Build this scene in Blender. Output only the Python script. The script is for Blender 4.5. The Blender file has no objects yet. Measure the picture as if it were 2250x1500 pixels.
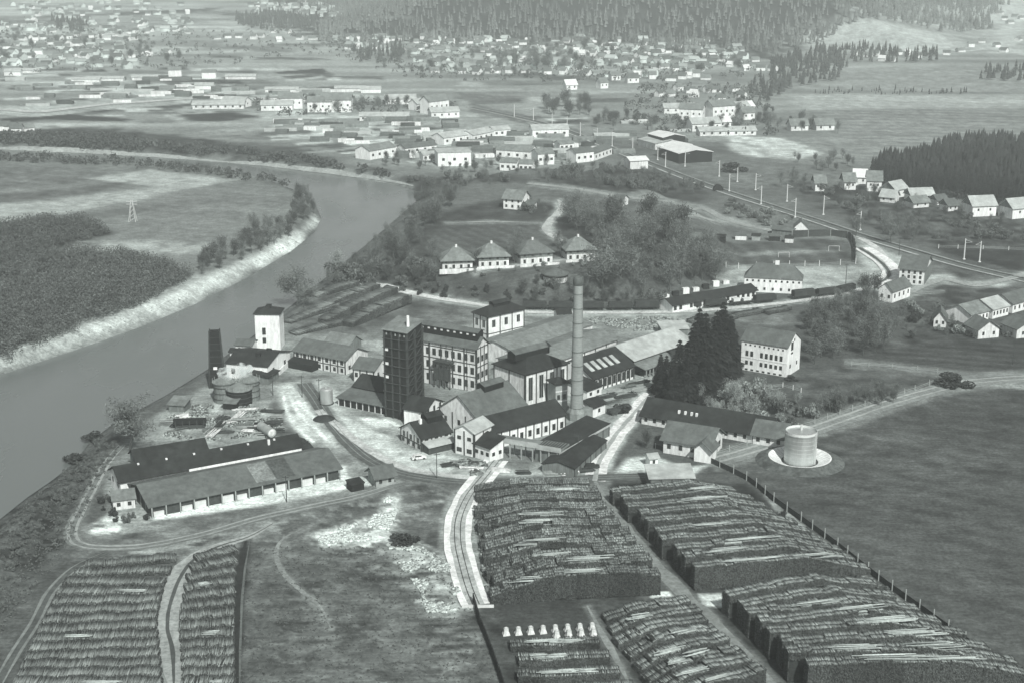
import bpy, math, random
import numpy as np
random.seed(7); RNG = np.random.default_rng(11)
scene = bpy.context.scene
COL = scene.collection

# ------------------------------------------------------------------ camera, light, exposure
CAM_H, FPX, PITCH = 140.0, 3200.0, math.atan(930/3200)
SIGMA, HAZE_RAD = 0.00026, 0.56
SUN_AZ, SUN_EL = math.radians(18), math.radians(43)      # to the right of and behind the camera
cam_d = bpy.data.cameras.new('camera'); cam = bpy.data.objects.new('camera', cam_d); COL.objects.link(cam)
cam.location = (0, 0, CAM_H); cam.rotation_euler = (math.pi/2-PITCH, 0, 0)
cam_d.sensor_width = 36; cam_d.lens = 36*FPX/2250; cam_d.clip_start = 1; cam_d.clip_end = 20000
scene.camera = cam
SUNV = np.array([math.sin(SUN_AZ)*math.cos(SUN_EL), -math.cos(SUN_AZ)*math.cos(SUN_EL), math.sin(SUN_EL)])
world = bpy.data.worlds.new('World'); scene.world = world; world.use_nodes = True
wn = world.node_tree; wn.nodes.clear()
sky = wn.nodes.new('ShaderNodeTexSky'); sky.sky_type = 'NISHITA'; sky.sun_disc = False
sky.sun_elevation = SUN_EL; sky.sun_rotation = math.atan2(SUNV[0], SUNV[1]); sky.air_density = 1.2; sky.dust_density = 2.0
hs = wn.nodes.new('ShaderNodeHueSaturation'); hs.inputs['Saturation'].default_value = 0.06
bg = wn.nodes.new('ShaderNodeBackground'); bg.inputs['Strength'].default_value = 0.065
wo = wn.nodes.new('ShaderNodeOutputWorld')
wn.links.new(sky.outputs[0], hs.inputs['Color']); wn.links.new(hs.outputs[0], bg.inputs['Color']); wn.links.new(bg.outputs[0], wo.inputs['Surface'])
sl = bpy.data.lights.new('sun', 'SUN'); sl.energy = 4.9; sl.angle = math.radians(0.53); sl.color = (1, .985, .95)
sun = bpy.data.objects.new('sun', sl); COL.objects.link(sun)
sun.rotation_euler = (math.pi/2-SUN_EL, 0, SUN_AZ)
scene.view_settings.view_transform = 'Standard'; scene.view_settings.look = 'None'
scene.view_settings.exposure = 0.22; scene.view_settings.gamma = 1; scene.view_settings.use_curve_mapping = False
scene.cycles.volume_bounces = 3; scene.cycles.max_bounces = 6; scene.cycles.diffuse_bounces = 2
scene.cycles.transparent_max_bounces = 8

# ------------------------------------------------------------------ picture <-> place
SP, CP = math.sin(PITCH), math.cos(PITCH)
def raydir(px, py):
    cx, cy = (px-1125)/FPX, (750-py)/FPX
    return np.array([cx, CP+cy*SP, -SP+cy*CP])
def proj(P):
    x, y, z = P[0], P[1], P[2]-CAM_H
    d = y*CP - z*SP; u = y*SP + z*CP
    return 1125+FPX*x/d, 750-FPX*u/d
def flat(px, py, z=0.0):
    d = raydir(px, py); t = (z-CAM_H)/d[2]
    return np.array([d[0]*t, d[1]*t, z])
def P2(pts, z=0.0): return np.array([flat(a, b, z)[:2] for a, b in pts])
def sdf(poly, X, Y):                       # signed distance to a polygon, positive inside
    d2 = np.full(X.shape, 1e18); ins = np.zeros(X.shape, bool); n = len(poly)
    for i in range(n):
        ax, ay = poly[i]; bx, by = poly[(i+1) % n]
        ex, ey = bx-ax, by-ay; wx, wy = X-ax, Y-ay
        t = np.clip((wx*ex+wy*ey)/(ex*ex+ey*ey+1e-12), 0, 1)
        d2 = np.minimum(d2, (wx-t*ex)**2+(wy-t*ey)**2)
        if ay != by:
            c = ((ay <= Y) & (by > Y)) | ((by <= Y) & (ay > Y))
            ins ^= c & (X < (bx-ax)*(Y-ay)/(by-ay)+ax)
    return np.where(ins, 1, -1)*np.sqrt(d2)
def sstep(a, b, x):
    t = np.clip((x-a)/(b-a), 0, 1); return t*t*(3-2*t)
_perm = RNG.random((256, 256))
def vnoise(X, Y):                          # smooth value noise, 0..1
    xi, yi = np.floor(X).astype(int), np.floor(Y).astype(int); fx, fy = X-xi, Y-yi
    fx, fy = fx*fx*(3-2*fx), fy*fy*(3-2*fy)
    a, b, c, d = _perm[xi % 256, yi % 256], _perm[(xi+1) % 256, yi % 256], _perm[xi % 256, (yi+1) % 256], _perm[(xi+1) % 256, (yi+1) % 256]
    return (a*(1-fx)+b*fx)*(1-fy)+(c*(1-fx)+d*fx)*fy
def fbm(X, Y, o=4):
    s, a, tot = 0, 1.0, 0
    for i in range(o):
        s = s+a*vnoise(X*2**i+17*i, Y*2**i+31*i); tot += a; a *= .5
    return s/tot
WATER_Z = -4.0
LEFT_SHORE = [(-700, 325), (-400, 340), (0, 352), (300, 362), (430, 373), (560, 392), (640, 415), (690, 445), (706, 480), (690, 512), (640, 552), (540, 612), (430, 668), (300, 722), (150, 774), (0, 824), (-250, 892), (-700, 1000)]
RIGHT_SHORE = [(-900, 1900), (-300, 1430), (-100, 1240), (0, 1140), (60, 1092), (110, 1058), (160, 1020), (200, 968), (250, 930), (365, 868), (455, 812), (560, 735), (640, 672), (740, 590), (800, 542), (870, 482), (925, 434), (915, 420), (850, 403), (760, 388), (650, 375), (500, 357), (300, 344), (0, 333), (-400, 320), (-700, 312)]
RIVER = P2(LEFT_SHORE+RIGHT_SHORE, WATER_Z)
TERR = P2([(905, 650), (1000, 664), (1150, 676), (1300, 676), (1450, 668), (1570, 640), (1640, 570), (1600, 495), (1440, 415), (1230, 388), (1100, 388), (960, 420), (850, 520), (800, 600), (830, 632)])
HILLS = [(P2([(690, 100), (900, 92), (1150, 100), (1400, 102), (1550, 118), (1700, 128), (1800, 100), (1900, 112), (2120, 118), (2260, 40), (2300, -20), (2000, -110), (1000, -120), (780, -60), (640, 60)]), 165, 900)]
def height(X, Y):
    X = np.asarray(X, float); Y = np.asarray(Y, float)
    dr = sdf(RIVER, X, Y)
    dt = sdf(TERR, X, Y)
    h = 8.0*sstep(0, 22, dt)
    for poly, top, wd in HILLS:
        m = Y > 1400
        if m.any():
            dd = np.zeros_like(h); dd[m] = sdf(poly, X[m], Y[m])
            h = h+top*sstep(0, wd, dd)**0.8*(0.8+0.4*vnoise(X/400, Y/400))
    h = h+4.0*sstep(900, 3000, Y)*(vnoise(X/300+5, Y/300)-.3)
    h = h*sstep(-1, -14, dr) + np.where(dr > -9, -4.3*(1-sstep(0, 9, -dr)) - 1.5*sstep(0, 8, dr), 0)
    return h
def _grid(x0, x1, y0, y1, st):             # heights on a lattice, for quick look-ups
    xs, ys = np.arange(x0, x1+st, st), np.arange(y0, y1+st, st); X, Y = np.meshgrid(xs, ys)
    return x0, y0, st, height(X, Y)
_GN, _GF = _grid(-560, 620, 170, 1120, 2.5), _grid(-1800, 1900, 1000, 5200, 16)
def _look(x, y):
    g = _GN if (-558 < x < 618 and 172 < y < 1118) else _GF
    fx, fy = (x-g[0])/g[2], (y-g[1])/g[2]; i, j = int(fx), int(fy); H = g[3]
    i, j = min(max(i, 0), H.shape[1]-2), min(max(j, 0), H.shape[0]-2); fx, fy = min(max(fx, i), i+1), min(max(fy, j), j+1)
    fx -= i; fy -= j
    return float((H[j, i]*(1-fx)+H[j, i+1]*fx)*(1-fy)+(H[j+1, i]*(1-fx)+H[j+1, i+1]*fx)*fy)
def gz(x, y): return _look(float(x), float(y))
def at(px, py, z=None):                    # the point of the ground (or of height z) seen at a pixel of the photo
    if z is not None: return flat(px, py, z)
    d = raydir(px, py); d = d/math.hypot(d[0], d[1]); dx, dy, dz = float(d[0]), float(d[1]), min(float(d[2]), -.005)
    t, prev = 170.0, 170.0
    while t < 9000:
        if CAM_H+dz*t < 175 and CAM_H+dz*t < _look(dx*t, dy*t): break
        prev = t; t += max(2.0, t*.006)
    a, b = prev, t
    for _ in range(14):
        m = (a+b)/2
        if CAM_H+dz*m > _look(dx*m, dy*m): a = m
        else: b = m
    return np.array([dx*b, dy*b, gz(dx*b, dy*b)])
def zat(P, py):                            # height over the point P that shows at row py
    k = (750-py)/FPX                       # u = k d
    y = P[1]; return CAM_H+y*(k*CP-SP)/(CP+k*SP)
def hz(base, py, g=None):
    P = at(*base) if g is None else at(base[0], base[1], g)
    return zat(P, py)-P[2]

# ------------------------------------------------------------------ materials (grey scale photograph)
def lin(v): return (v/255)**2.2
def tint(a):
    k = min(1, a/0.6); r = .86+.09*k
    return (a*r, a, a*(.955+.03*k), 1)
MATS = {}
def nodes(name):
    m = bpy.data.materials.new(name); m.use_nodes = True; nt = m.node_tree
    b = nt.nodes['Principled BSDF']; b.inputs['Specular IOR Level'].default_value = .25
    return m, nt, b
def mat(name, a, rough=.85, var=.25, scale=1.0, stretch=(1, 1, 1), spec=.2, metal=0, big=.0):
    if name in MATS: return MATS[name]
    m, nt, b = nodes(name); N, L = nt.nodes, nt.links
    tc = N.new('ShaderNodeTexCoord'); mp = N.new('ShaderNodeMapping'); mp.inputs['Scale'].default_value = [scale*s for s in stretch]
    n = N.new('ShaderNodeTexNoise'); n.inputs['Scale'].default_value = 1; n.inputs['Detail'].default_value = 6; n.inputs['Roughness'].default_value = .7
    r = N.new('ShaderNodeMapRange'); r.inputs[1].default_value = .34; r.inputs[2].default_value = .66; r.inputs[3].default_value = 1-var; r.inputs[4].default_value = 1+var; r.clamp = True
    mp2 = N.new('ShaderNodeMapping'); mp2.inputs['Scale'].default_value = (.13, .13, .09); n2 = N.new('ShaderNodeTexNoise'); n2.inputs['Scale'].default_value = 1; n2.inputs['Detail'].default_value = 4; n2.inputs['Roughness'].default_value = .75
    r2 = N.new('ShaderNodeMapRange'); r2.inputs[1].default_value = .36; r2.inputs[2].default_value = .64; r2.inputs[3].default_value = 1-var*.7; r2.inputs[4].default_value = 1+var*.5
    mu = N.new('ShaderNodeMath'); mu.operation = 'MULTIPLY'; L.new(tc.outputs['Object'], mp2.inputs[0]); L.new(mp2.outputs[0], n2.inputs['Vector']); L.new(n2.outputs[0], r2.inputs[0])
    mx = N.new('ShaderNodeMix'); mx.data_type = 'RGBA'; mx.blend_type = 'MULTIPLY'; mx.inputs['Factor'].default_value = 1
    L.new(tc.outputs['Object'], mp.inputs[0]); L.new(mp.outputs[0], n.inputs['Vector']); L.new(n.outputs[0], r.inputs[0]); L.new(r.outputs[0], mu.inputs[0]); L.new(r2.outputs[0], mu.inputs[1])
    mx.inputs['A'].default_value = tint(a); L.new(mu.outputs[0], mx.inputs['B']); L.new(mx.outputs['Result'], b.inputs['Base Color'])
    b.inputs['Roughness'].default_value = rough; b.inputs['Specular IOR Level'].default_value = spec; b.inputs['Metallic'].default_value = metal
    MATS[name] = m; return m
def tone_mat(name, scale=.6, var=.3, rough=.9, stretch=(1, 1, 1), fine=None):
    if name in MATS: return MATS[name]
    m, nt, b = nodes(name); N, L = nt.nodes, nt.links
    at_ = N.new('ShaderNodeAttribute'); at_.attribute_name = 'tone'
    tc = N.new('ShaderNodeTexCoord'); last = at_.outputs['Fac']
    for sc, vr, st in [(scale, var, stretch)]+(fine or []):
        mp = N.new('ShaderNodeMapping'); mp.inputs['Scale'].default_value = [sc*s for s in st]
        n = N.new('ShaderNodeTexNoise'); n.inputs['Scale'].default_value = 1; n.inputs['Detail'].default_value = 5; n.inputs['Roughness'].default_value = .75
        r = N.new('ShaderNodeMapRange'); r.inputs[1].default_value = .36; r.inputs[2].default_value = .64; r.inputs[3].default_value = 1-vr; r.inputs[4].default_value = 1+vr
        mu = N.new('ShaderNodeMath'); mu.operation = 'MULTIPLY'
        L.new(tc.outputs['Object'], mp.inputs[0]); L.new(mp.outputs[0], n.inputs['Vector']); L.new(n.outputs[0], r.inputs[0])
        L.new(last, mu.inputs[0]); L.new(r.outputs[0], mu.inputs[1]); last = mu.outputs[0]
    mx = N.new('ShaderNodeMix'); mx.data_type = 'RGBA'; mx.blend_type = 'MULTIPLY'; mx.inputs['Factor'].default_value = 1
    mx.inputs['A'].default_value = (.89, 1, .965, 1); L.new(last, mx.inputs['B']); L.new(mx.outputs['Result'], b.inputs['Base Color'])
    b.inputs['Roughness'].default_value = rough; b.inputs['Specular IOR Level'].default_value = .08
    MATS[name] = m; return m
M_WHITE = mat('white_plaster', .70, var=.2, scale=.7, stretch=(1.4, 1.4, .35))
M_PALE = mat('pale_plaster', .60, var=.3, scale=.8, stretch=(1.4, 1.4, .35))
M_GREYW = mat('grey_plaster', .30, var=.2, scale=.5)
M_WOODW = mat('weathered_boards', .15, var=.35, scale=1, stretch=(3, 3, .3))
M_DARKW = mat('dark_tarred_boards', .015, var=.4, scale=1, stretch=(3, 3, .4))
M_TIMB = mat('dark_timber', .05, var=.3, scale=1)
M_RDARK = mat('dark_roof', .024, var=.4, scale=.5, rough=.8)
M_RMID = mat('grey_tile_roof', .105, var=.26, scale=.6)
M_RGREY = mat('faded_tile_roof', .17, var=.3, scale=.6)
M_RPALE = mat('pale_sheet_roof', .36, var=.22, scale=.4)
M_RWHITE = mat('bright_sheet_roof', .6, var=.12, scale=.4)
M_GLASS = mat('dark_window_glass', .03, rough=.25, spec=.4, var=.2)
M_BRICK = mat('chimney_brick', .25, var=.18, scale=.8, stretch=(1, 1, 6))
M_METAL = mat('painted_steel', .5, rough=.4, spec=.5, var=.14, scale=.4, stretch=(2, 2, .25), metal=.6)
M_STEEL = mat('pale_mast_steel', .55, var=.1)
M_POST = mat('weathered_post', .30, var=.2)
M_WIRE = mat('dark_fence_boards', .045, var=.5, scale=1.5)
M_LOG = tone_mat('cut_wood', scale=2, var=.25)
M_LEAF = tone_mat('foliage', scale=.5, var=.2)
M_TRUNK = mat('bark', .07, var=.3, scale=3)
M_CONC = mat('concrete', .55, var=.15, scale=.6)
M_WAGON = mat('dark_wagon_paint', .032, var=.3, scale=1)

# ------------------------------------------------------------------ mesh helpers
class MB:
    def __init__(s): s.v, s.f = [], []
    def add(s, v, f):
        k = len(s.v); s.v += [tuple(map(float, p)) for p in v]; s.f += [tuple(i+k for i in q) for q in f]; return s
    def box(s, x0, x1, y0, y1, z0, z1):
        return s.add([(x0, y0, z0), (x1, y0, z0), (x1, y1, z0), (x0, y1, z0), (x0, y0, z1), (x1, y0, z1), (x1, y1, z1), (x0, y1, z1)],
                     [(3, 2, 1, 0), (4, 5, 6, 7), (0, 1, 5, 4), (1, 2, 6, 5), (2, 3, 7, 6), (3, 0, 4, 7)])
    def prism(s, prof, ax, a, b):          # profile (p,z) pushed along x ('s') or y ('t')
        n = len(prof)
        pt = (lambda q, p, z: (q, p, z)) if ax == 's' else (lambda q, p, z: (p, q, z))
        v = [pt(a, p, z) for p, z in prof]+[pt(b, p, z) for p, z in prof]
        f = [tuple(range(n-1, -1, -1)), tuple(range(n, 2*n))]+[(i, (i+1) % n, n+(i+1) % n, n+i) for i in range(n)]
        return s.add(v, f)
    def tube(s, p, q, r0, r1, n=8, caps=True):
        p, q = np.array(p, float), np.array(q, float); d = q-p; d = d/(np.linalg.norm(d)+1e-9)
        a = np.cross(d, (0, 0, 1) if abs(d[2]) < .9 else (1, 0, 0)); a /= np.linalg.norm(a); b = np.cross(d, a)
        v = [p+r0*(math.cos(t)*a+math.sin(t)*b) for t in np.arange(n)*2*math.pi/n]+[q+r1*(math.cos(t)*a+math.sin(t)*b) for t in np.arange(n)*2*math.pi/n]
        f = [(i, (i+1) % n, n+(i+1) % n, n+i) for i in range(n)]
        if caps: f += [tuple(range(n-1, -1, -1)), tuple(range(n, 2*n))]
        return s.add(v, f)
    def lathe(s, prof, n=24, c=(0, 0)):
        k = len(prof); v = [(c[0]+r*math.cos(2*math.pi*j/n), c[1]+r*math.sin(2*math.pi*j/n), z) for r, z in prof for j in range(n)]
        f = [(i*n+j, i*n+(j+1) % n, (i+1)*n+(j+1) % n, (i+1)*n+j) for i in range(k-1) for j in range(n)]
        return s.add(v, f)
    def mesh(s, name, m, smooth=False):
        me = bpy.data.meshes.new(name); me.from_pydata(s.v, [], s.f); me.materials.append(m)
        import bmesh
        bm = bmesh.new(); bm.from_mesh(me); bmesh.ops.recalc_face_normals(bm, faces=bm.faces); bm.to_mesh(me); bm.free()
        if smooth: me.polygons.foreach_set('use_smooth', [True]*len(me.polygons))
        return me
def link(name, me, parent=None, loc=None, rz=None, scale=None):
    o = bpy.data.objects.new(name, me); COL.objects.link(o)
    if parent is not None: o.parent = parent
    if loc is not None: o.location = [float(a) for a in loc]
    if rz: o.rotation_euler = (0, 0, rz)
    if scale is not None: o.scale = scale if hasattr(scale, '__len__') else (scale,)*3
    return o
def obj(name, mb, m, parent=None, smooth=False): return link(name, mb.mesh(name, m, smooth), parent)
def tag(o, label=None, cat=None, group=None, kind=None):
    for k, v in (('label', label), ('category', cat), ('group', group), ('kind', kind)):
        if v: o[k] = v
    return o
def thing(name, label, cat, loc=(0, 0, 0), rz=0, group=None):
    return tag(link(name, None, None, loc, rz), label, cat, group)
def copy_tree(o, loc=None, rz=None, scale=None, parent=None):
    c = o.copy(); COL.objects.link(c)
    if parent is not None: c.parent = parent
    if loc is not None: c.location = [float(a) for a in loc]
    if rz is not None: c.rotation_euler = (0, 0, rz)
    if scale is not None: c.scale = scale if hasattr(scale, '__len__') else (scale,)*3
    for ch in o.children: copy_tree(ch, parent=c)
    return c
ORD = 'first second third fourth fifth sixth seventh eighth ninth tenth eleventh twelfth thirteenth fourteenth fifteenth sixteenth seventeenth eighteenth nineteenth twentieth'.split()
def ordinals(roots, what, axis=0, ends=('leftmost', 'rightmost'), side='left'):
    rs = sorted(roots, key=lambda o: proj(o.location)[axis]); n = len(rs)
    for i, o in enumerate(rs):
        w = ends[0] if i == 0 else ends[1] if i == n-1 else (ORD[i]+' from '+side) if i < n-i else (ORD[n-1-i]+' from '+('right' if side == 'left' else 'the front'))
        o['label'] = what.format(w)
def fast_mesh(name, V, F, m, tone=None, quads=True):      # big meshes straight from numpy
    me = bpy.data.meshes.new(name); k = F.shape[1]
    me.vertices.add(len(V)); me.vertices.foreach_set('co', np.ascontiguousarray(V, np.float32).ravel())
    me.loops.add(F.size); me.loops.foreach_set('vertex_index', np.ascontiguousarray(F, np.int32).ravel())
    me.polygons.add(len(F)); me.polygons.foreach_set('loop_start', np.arange(0, F.size, k, dtype=np.int32))
    me.update(calc_edges=True)
    if tone is not None:
        a = me.attributes.new('tone', 'FLOAT', 'POINT'); a.data.foreach_set('value', np.ascontiguousarray(tone, np.float32))
    me.materials.append(m); me.validate(); return me
def bars(C, Dv, L, W, tone, drop=()):                      # many square bars: centres, directions, lengths, widths
    n = len(C); Dv = Dv/np.linalg.norm(Dv, axis=1, keepdims=True)
    A = np.cross(Dv, np.tile([0, 0, 1.], (n, 1))); A /= np.linalg.norm(A, axis=1, keepdims=True)+1e-9; B = np.cross(Dv, A)
    V = np.empty((n, 8, 3)); k = 0
    for e in (-1, 1):
        for a, b in ((-1, -1), (1, -1), (1, 1), (-1, 1)):
            V[:, k] = C+e*Dv*(L/2)[:, None]+a*A*(W/2)[:, None]+b*B*(W/2)[:, None]; k += 1
    q = np.array([(3, 2, 1, 0), (4, 5, 6, 7), (0, 1, 5, 4), (1, 2, 6, 5), (2, 3, 7, 6), (3, 0, 4, 7)]); q = np.delete(q, list(drop), 0)
    F = (np.arange(n)[:, None, None]*8+q[None]).reshape(-1, 4)
    return V.reshape(-1, 3), F, np.repeat(tone, 8)
def cards(C, S, Wd, tone, rng, flat_=0.0):                 # small leaf and twig faces at the points C
    n = len(C); a = rng.normal(size=(n, 3)); a[:, 2] *= 1-flat_; a /= np.linalg.norm(a, axis=1, keepdims=True)
    b = rng.normal(size=(n, 3)); b -= (b*a).sum(1, keepdims=True)*a; b /= np.linalg.norm(b, axis=1, keepdims=True)
    S = np.broadcast_to(S, (n,))[:, None]; Wd = np.broadcast_to(Wd, (n,))[:, None]
    V = np.stack([C-a*S-b*Wd*.6, C+a*S*.2-b*Wd, C+a*S, C-a*S*.1+b*Wd], 1).reshape(-1, 3)
    return V, np.arange(4*n).reshape(-1, 4), np.repeat(tone, 4)
def joinm(parts):
    V, F, T, k = [], [], [], 0
    for v, f, t in parts: V.append(v); F.append(f+k); T.append(t); k += len(v)
    return np.concatenate(V), np.concatenate(F), np.concatenate(T)

# ------------------------------------------------------------------ the ground: one sheet, its own colours painted field by field
rows = np.concatenate([np.arange(1700, 420, -3.6), np.arange(420, -136, -2.3)])
cols = np.concatenate([np.arange(-1100, -360, 30), np.arange(-300, 2560, 4.4), np.arange(2620, 3400, 30)])
GX = np.empty((len(rows), len(cols))); GY = np.empty_like(GX)
for i, py in enumerate(rows):
    d0 = raydir(1125, py); t = -CAM_H/d0[2]; GY[i] = d0[1]*t; GX[i] = (cols-1125)/FPX*t
GZ = height(GX, GY)
GD = np.sqrt(GX**2+GY**2+CAM_H**2)
KSUN = 1.30
def albedo(v, D):                          # base colour of a surface that the hazy photo shows at value v
    T = np.exp(-SIGMA*D)
    return np.clip((lin(v)-(1-T)*HAZE_RAD)/T/KSUN, .022, .7)
big = fbm(GX/90+3, GY/130, 5); str_ = fbm(GX/260, GY/24+9, 4)
PYR = np.broadcast_to(rows[:, None], GX.shape)
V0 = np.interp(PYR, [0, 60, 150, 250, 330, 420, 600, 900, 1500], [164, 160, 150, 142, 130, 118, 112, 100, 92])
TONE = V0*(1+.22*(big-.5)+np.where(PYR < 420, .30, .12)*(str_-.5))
WARP = (fbm(GX/14, GY/14, 3)-.5)*2; WARPB = (fbm(GX/45+7, GY/45, 3)-.5)*2
def paint(pts, v, jit=1.5, soft=1.0, alpha=1.0, tex=.12, ts=6, patchy=None):
    W = np.array([at(a, b)[:2] for a, b in pts]); m0 = 12+jit*3
    yy = GY[:, 0]; r = np.where((yy > W[:, 1].min()-m0) & (yy < W[:, 1].max()+m0))[0]
    if not len(r): return
    sl_ = slice(r[0], r[-1]+1); X, Y = GX[sl_], GY[sl_]
    c = np.where(((X > W[:, 0].min()-m0) & (X < W[:, 0].max()+m0)).any(0))[0]
    if not len(c): return
    sc = slice(c[0], c[-1]+1); X, Y = X[:, sc], Y[:, sc]
    k = np.clip(GD[sl_, sc]/450, .7, 4)
    s = sdf(W, X, Y)+jit*k*(WARP[sl_, sc]+.6*WARPB[sl_, sc])
    a = alpha*sstep(-soft*k, soft*k, s)
    if patchy: a = a*sstep(patchy, patchy+.14, fbm(X/3.1+v, Y/2.2, 4))
    vv = v*(1+tex*(fbm(X/ts+v, Y/ts, 4)-.5)*2)
    TONE[sl_, sc] = TONE[sl_, sc]*(1-a)+vv*a
def bandpx(pts, w):                        # a painted line of a width given in pixels of the photo at its own place
    L, R = [], []
    for i, p in enumerate(pts):
        a = pts[max(0, i-1)]; b = pts[min(len(pts)-1, i+1)]; dx, dy = b[0]-a[0], b[1]-a[1]; n = math.hypot(dx, dy)
        L.append((p[0]-dy/n*w/2, p[1]+dx/n*w/2)); R.append((p[0]+dy/n*w/2, p[1]-dx/n*w/2))
    return L+R[::-1]
# --- far plain and slopes
paint([(690, 98), (900, 92), (1150, 100), (1400, 102), (1550, 118), (1700, 128), (1770, 90), (2300, -20), (2300, -130), (500, -130), (640, 60)], 118, 12, 6)
paint([(1755, 70), (1850, 55), (1990, 58), (2090, 78), (2140, 108), (2060, 118), (1830, 112), (1770, 95)], 172, 8, 5)
paint([(2130, -10), (2260, -20), (2260, 120), (2170, 110), (2190, 40)], 176, 8, 5)
paint([(1775, 160), (1900, 150), (2260, 140), (2260, 205), (2000, 202), (1750, 196)], 146, 4, 4)
paint([(1740, 212), (1850, 206), (2100, 212), (2260, 212), (2260, 238), (1950, 240), (1770, 244), (1735, 228)], 160, 3, 3)
paint([(1740, 244), (2260, 238), (2260, 310), (2080, 312), (1900, 352), (1700, 350), (1600, 330), (1850, 300), (1890, 262)], 138, 4, 4)
paint([(1600, 300), (1700, 302), (1760, 318), (1812, 336), (1750, 352), (1660, 348), (1610, 330)], 178, 3, 2, tex=.3)
paint([(1450, 375), (1560, 350), (1760, 360), (1900, 380), (1880, 400), (1640, 415), (1560, 400)], 122, 4, 4)
for i in range(150):
    y = random.uniform(20, 300); x = random.uniform(-50, 1250) if y > 90 else random.uniform(-50, 720)
    w = random.uniform(60, 260); hgt_ = random.uniform(2, 7)*(1+y/200)
    sk = random.uniform(-.06, .06)*w
    paint([(x, y), (x+w, y+sk), (x+w*.95, y+sk+hgt_), (x-w*.06, y+hgt_)], random.choice([112, 122, 130, 150, 160, 172, 180]) + (10 if y < 100 else 0), 2, 2, .75)
for i in range(60):                        # nursery beds and yards on the plain across the river
    x = random.uniform(560, 1180); y = random.uniform(262, 350) - max(0, (560+200-x)*.05); w = random.uniform(40, 170)
    paint([(x, y), (x+w, y-.10*w*random.uniform(.2, 1)), (x+w+8, y+2.6-.05*w), (x+6, y+3.5)], random.choice([185, 195, 205, 165, 105, 100]), .6, .8, .85)
for i in range(210):
    y = random.uniform(150, 300); x = random.uniform(0, 700) if y < 255 else random.uniform(560, 1240); w = random.uniform(20, 110)
    paint([(x, y), (x+w, y-w*random.uniform(.0, .1)), (x+w+6, y+2.2), (x+3, y+3.2)], random.choice([100, 108, 115, 172, 182, 192, 200]), .8, .9, .75)
paint([(800, 300), (1050, 285), (1260, 290), (1360, 330), (1250, 365), (1000, 372), (850, 355)], 172, 3, 3, .8, tex=.3, patchy=.48)
paint([(0, 262), (150, 252), (300, 262), (270, 268), (100, 264), (0, 272)], 98, 2, 2)
paint([(0, 285), (200, 280), (420, 300), (650, 330), (860, 380), (700, 372), (500, 352), (250, 336), (0, 322)], 104, 5, 4)
paint([(400, 252), (510, 248), (580, 258), (480, 268), (405, 266)], 102, 2, 2)
paint([(1000, 258), (1120, 262), (1200, 285), (1080, 290), (960, 280)], 150, 3, 3)
paint([(860, 400), (980, 385), (1180, 395), (1330, 360), (1450, 375), (1580, 412), (1540, 440), (1400, 430), (1170, 404), (900, 450)], 98, 5, 5)
# --- land inside the bend
LAND = [(-500, 345), (0, 356), (300, 366), (430, 378), (560, 397), (640, 420), (686, 447), (695, 470), (640, 530), (520, 575), (420, 610), (250, 690), (0, 800), (-500, 960)]
paint(LAND, 128, 3, 3, tex=.06)
paint([(-60, 362), (200, 368), (240, 385), (120, 410), (-60, 420)], 122, 3, 2)
paint([(195, 392), (330, 374), (430, 385), (515, 396), (390, 420), (280, 402)], 163, 2, 2)
paint([(-60, 455), (120, 440), (260, 420), (400, 404), (440, 408), (300, 440), (150, 468), (-60, 496)], 158, 3, 3)
paint([(-60, 430), (180, 412), (290, 400), (200, 425), (-60, 452)], 108, 3, 3, .7)
paint([(60, 478), (240, 462), (420, 440), (560, 436), (420, 455), (250, 478), (140, 486)], 112, 3, 3, .6)
paint([(232, 532), (330, 526), (490, 534), (478, 556), (330, 558), (210, 562)], 158, 2, 2, tex=.2)
paint([(-60, 500), (60, 486), (170, 480), (240, 512), (130, 545), (-60, 600)], 84, 4, 3)
paint([(-60, 600), (90, 566), (200, 556), (300, 566), (410, 598), (420, 612), (300, 668), (150, 725), (0, 790), (-60, 810)], 82, 4, 3)
paint([(700, 478), (706, 488), (660, 540), (540, 612), (430, 668), (300, 722), (150, 774), (0, 826), (-300, 925), (-300, 880), (0, 778), (120, 728), (250, 678), (400, 615), (500, 578), (600, 536), (660, 500), (690, 466)], 158, 2.5, 2, tex=.1)
paint([(690, 490), (640, 540), (540, 598), (430, 650), (300, 696), (200, 735), (300, 682), (420, 628), (520, 585), (620, 535)], 188, 2.5, 3, tex=.08)
paint([(560, 572), (640, 530), (690, 478), (706, 486), (650, 545), (560, 590)], 205, 1.5, 2, tex=.1)
paint([(0, 815), (150, 765), (300, 712), (420, 664), (420, 672), (300, 724), (150, 776), (0, 828)], 140, 1, 1.5)
# --- terrace with the villas and the slopes round it
paint([(860, 540), (960, 470), (1120, 430), (1230, 450), (1500, 470), (1620, 560), (1560, 650), (1300, 682), (1000, 668), (880, 645), (760, 628)], 96, 3, 3)
paint([(925, 552), (975, 495), (1190, 492), (1215, 520), (1240, 540), (1225, 552), (1100, 545), (1000, 556)], 104, 2, 1.5, tex=.06)
paint([(1080, 600), (1240, 575), (1330, 570), (1320, 640), (1150, 625)], 102, 2, 2)
paint([(1180, 412), (1370, 436), (1500, 452), (1590, 488), (1660, 510), (1480, 512), (1330, 480), (1230, 465)], 112, 3, 2, tex=.06)
paint([(1460, 520), (1580, 524), (1850, 520), (1880, 575), (1600, 588), (1480, 560)], 102, 2, 2, tex=.07)
paint([(1600, 552), (1740, 548), (1850, 552), (1740, 560), (1620, 560)], 132, 2, 2)
paint([(1610, 585), (1880, 582), (1940, 600), (1880, 632), (1780, 645), (1560, 640)], 160, 3, 3, tex=.18)
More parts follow.
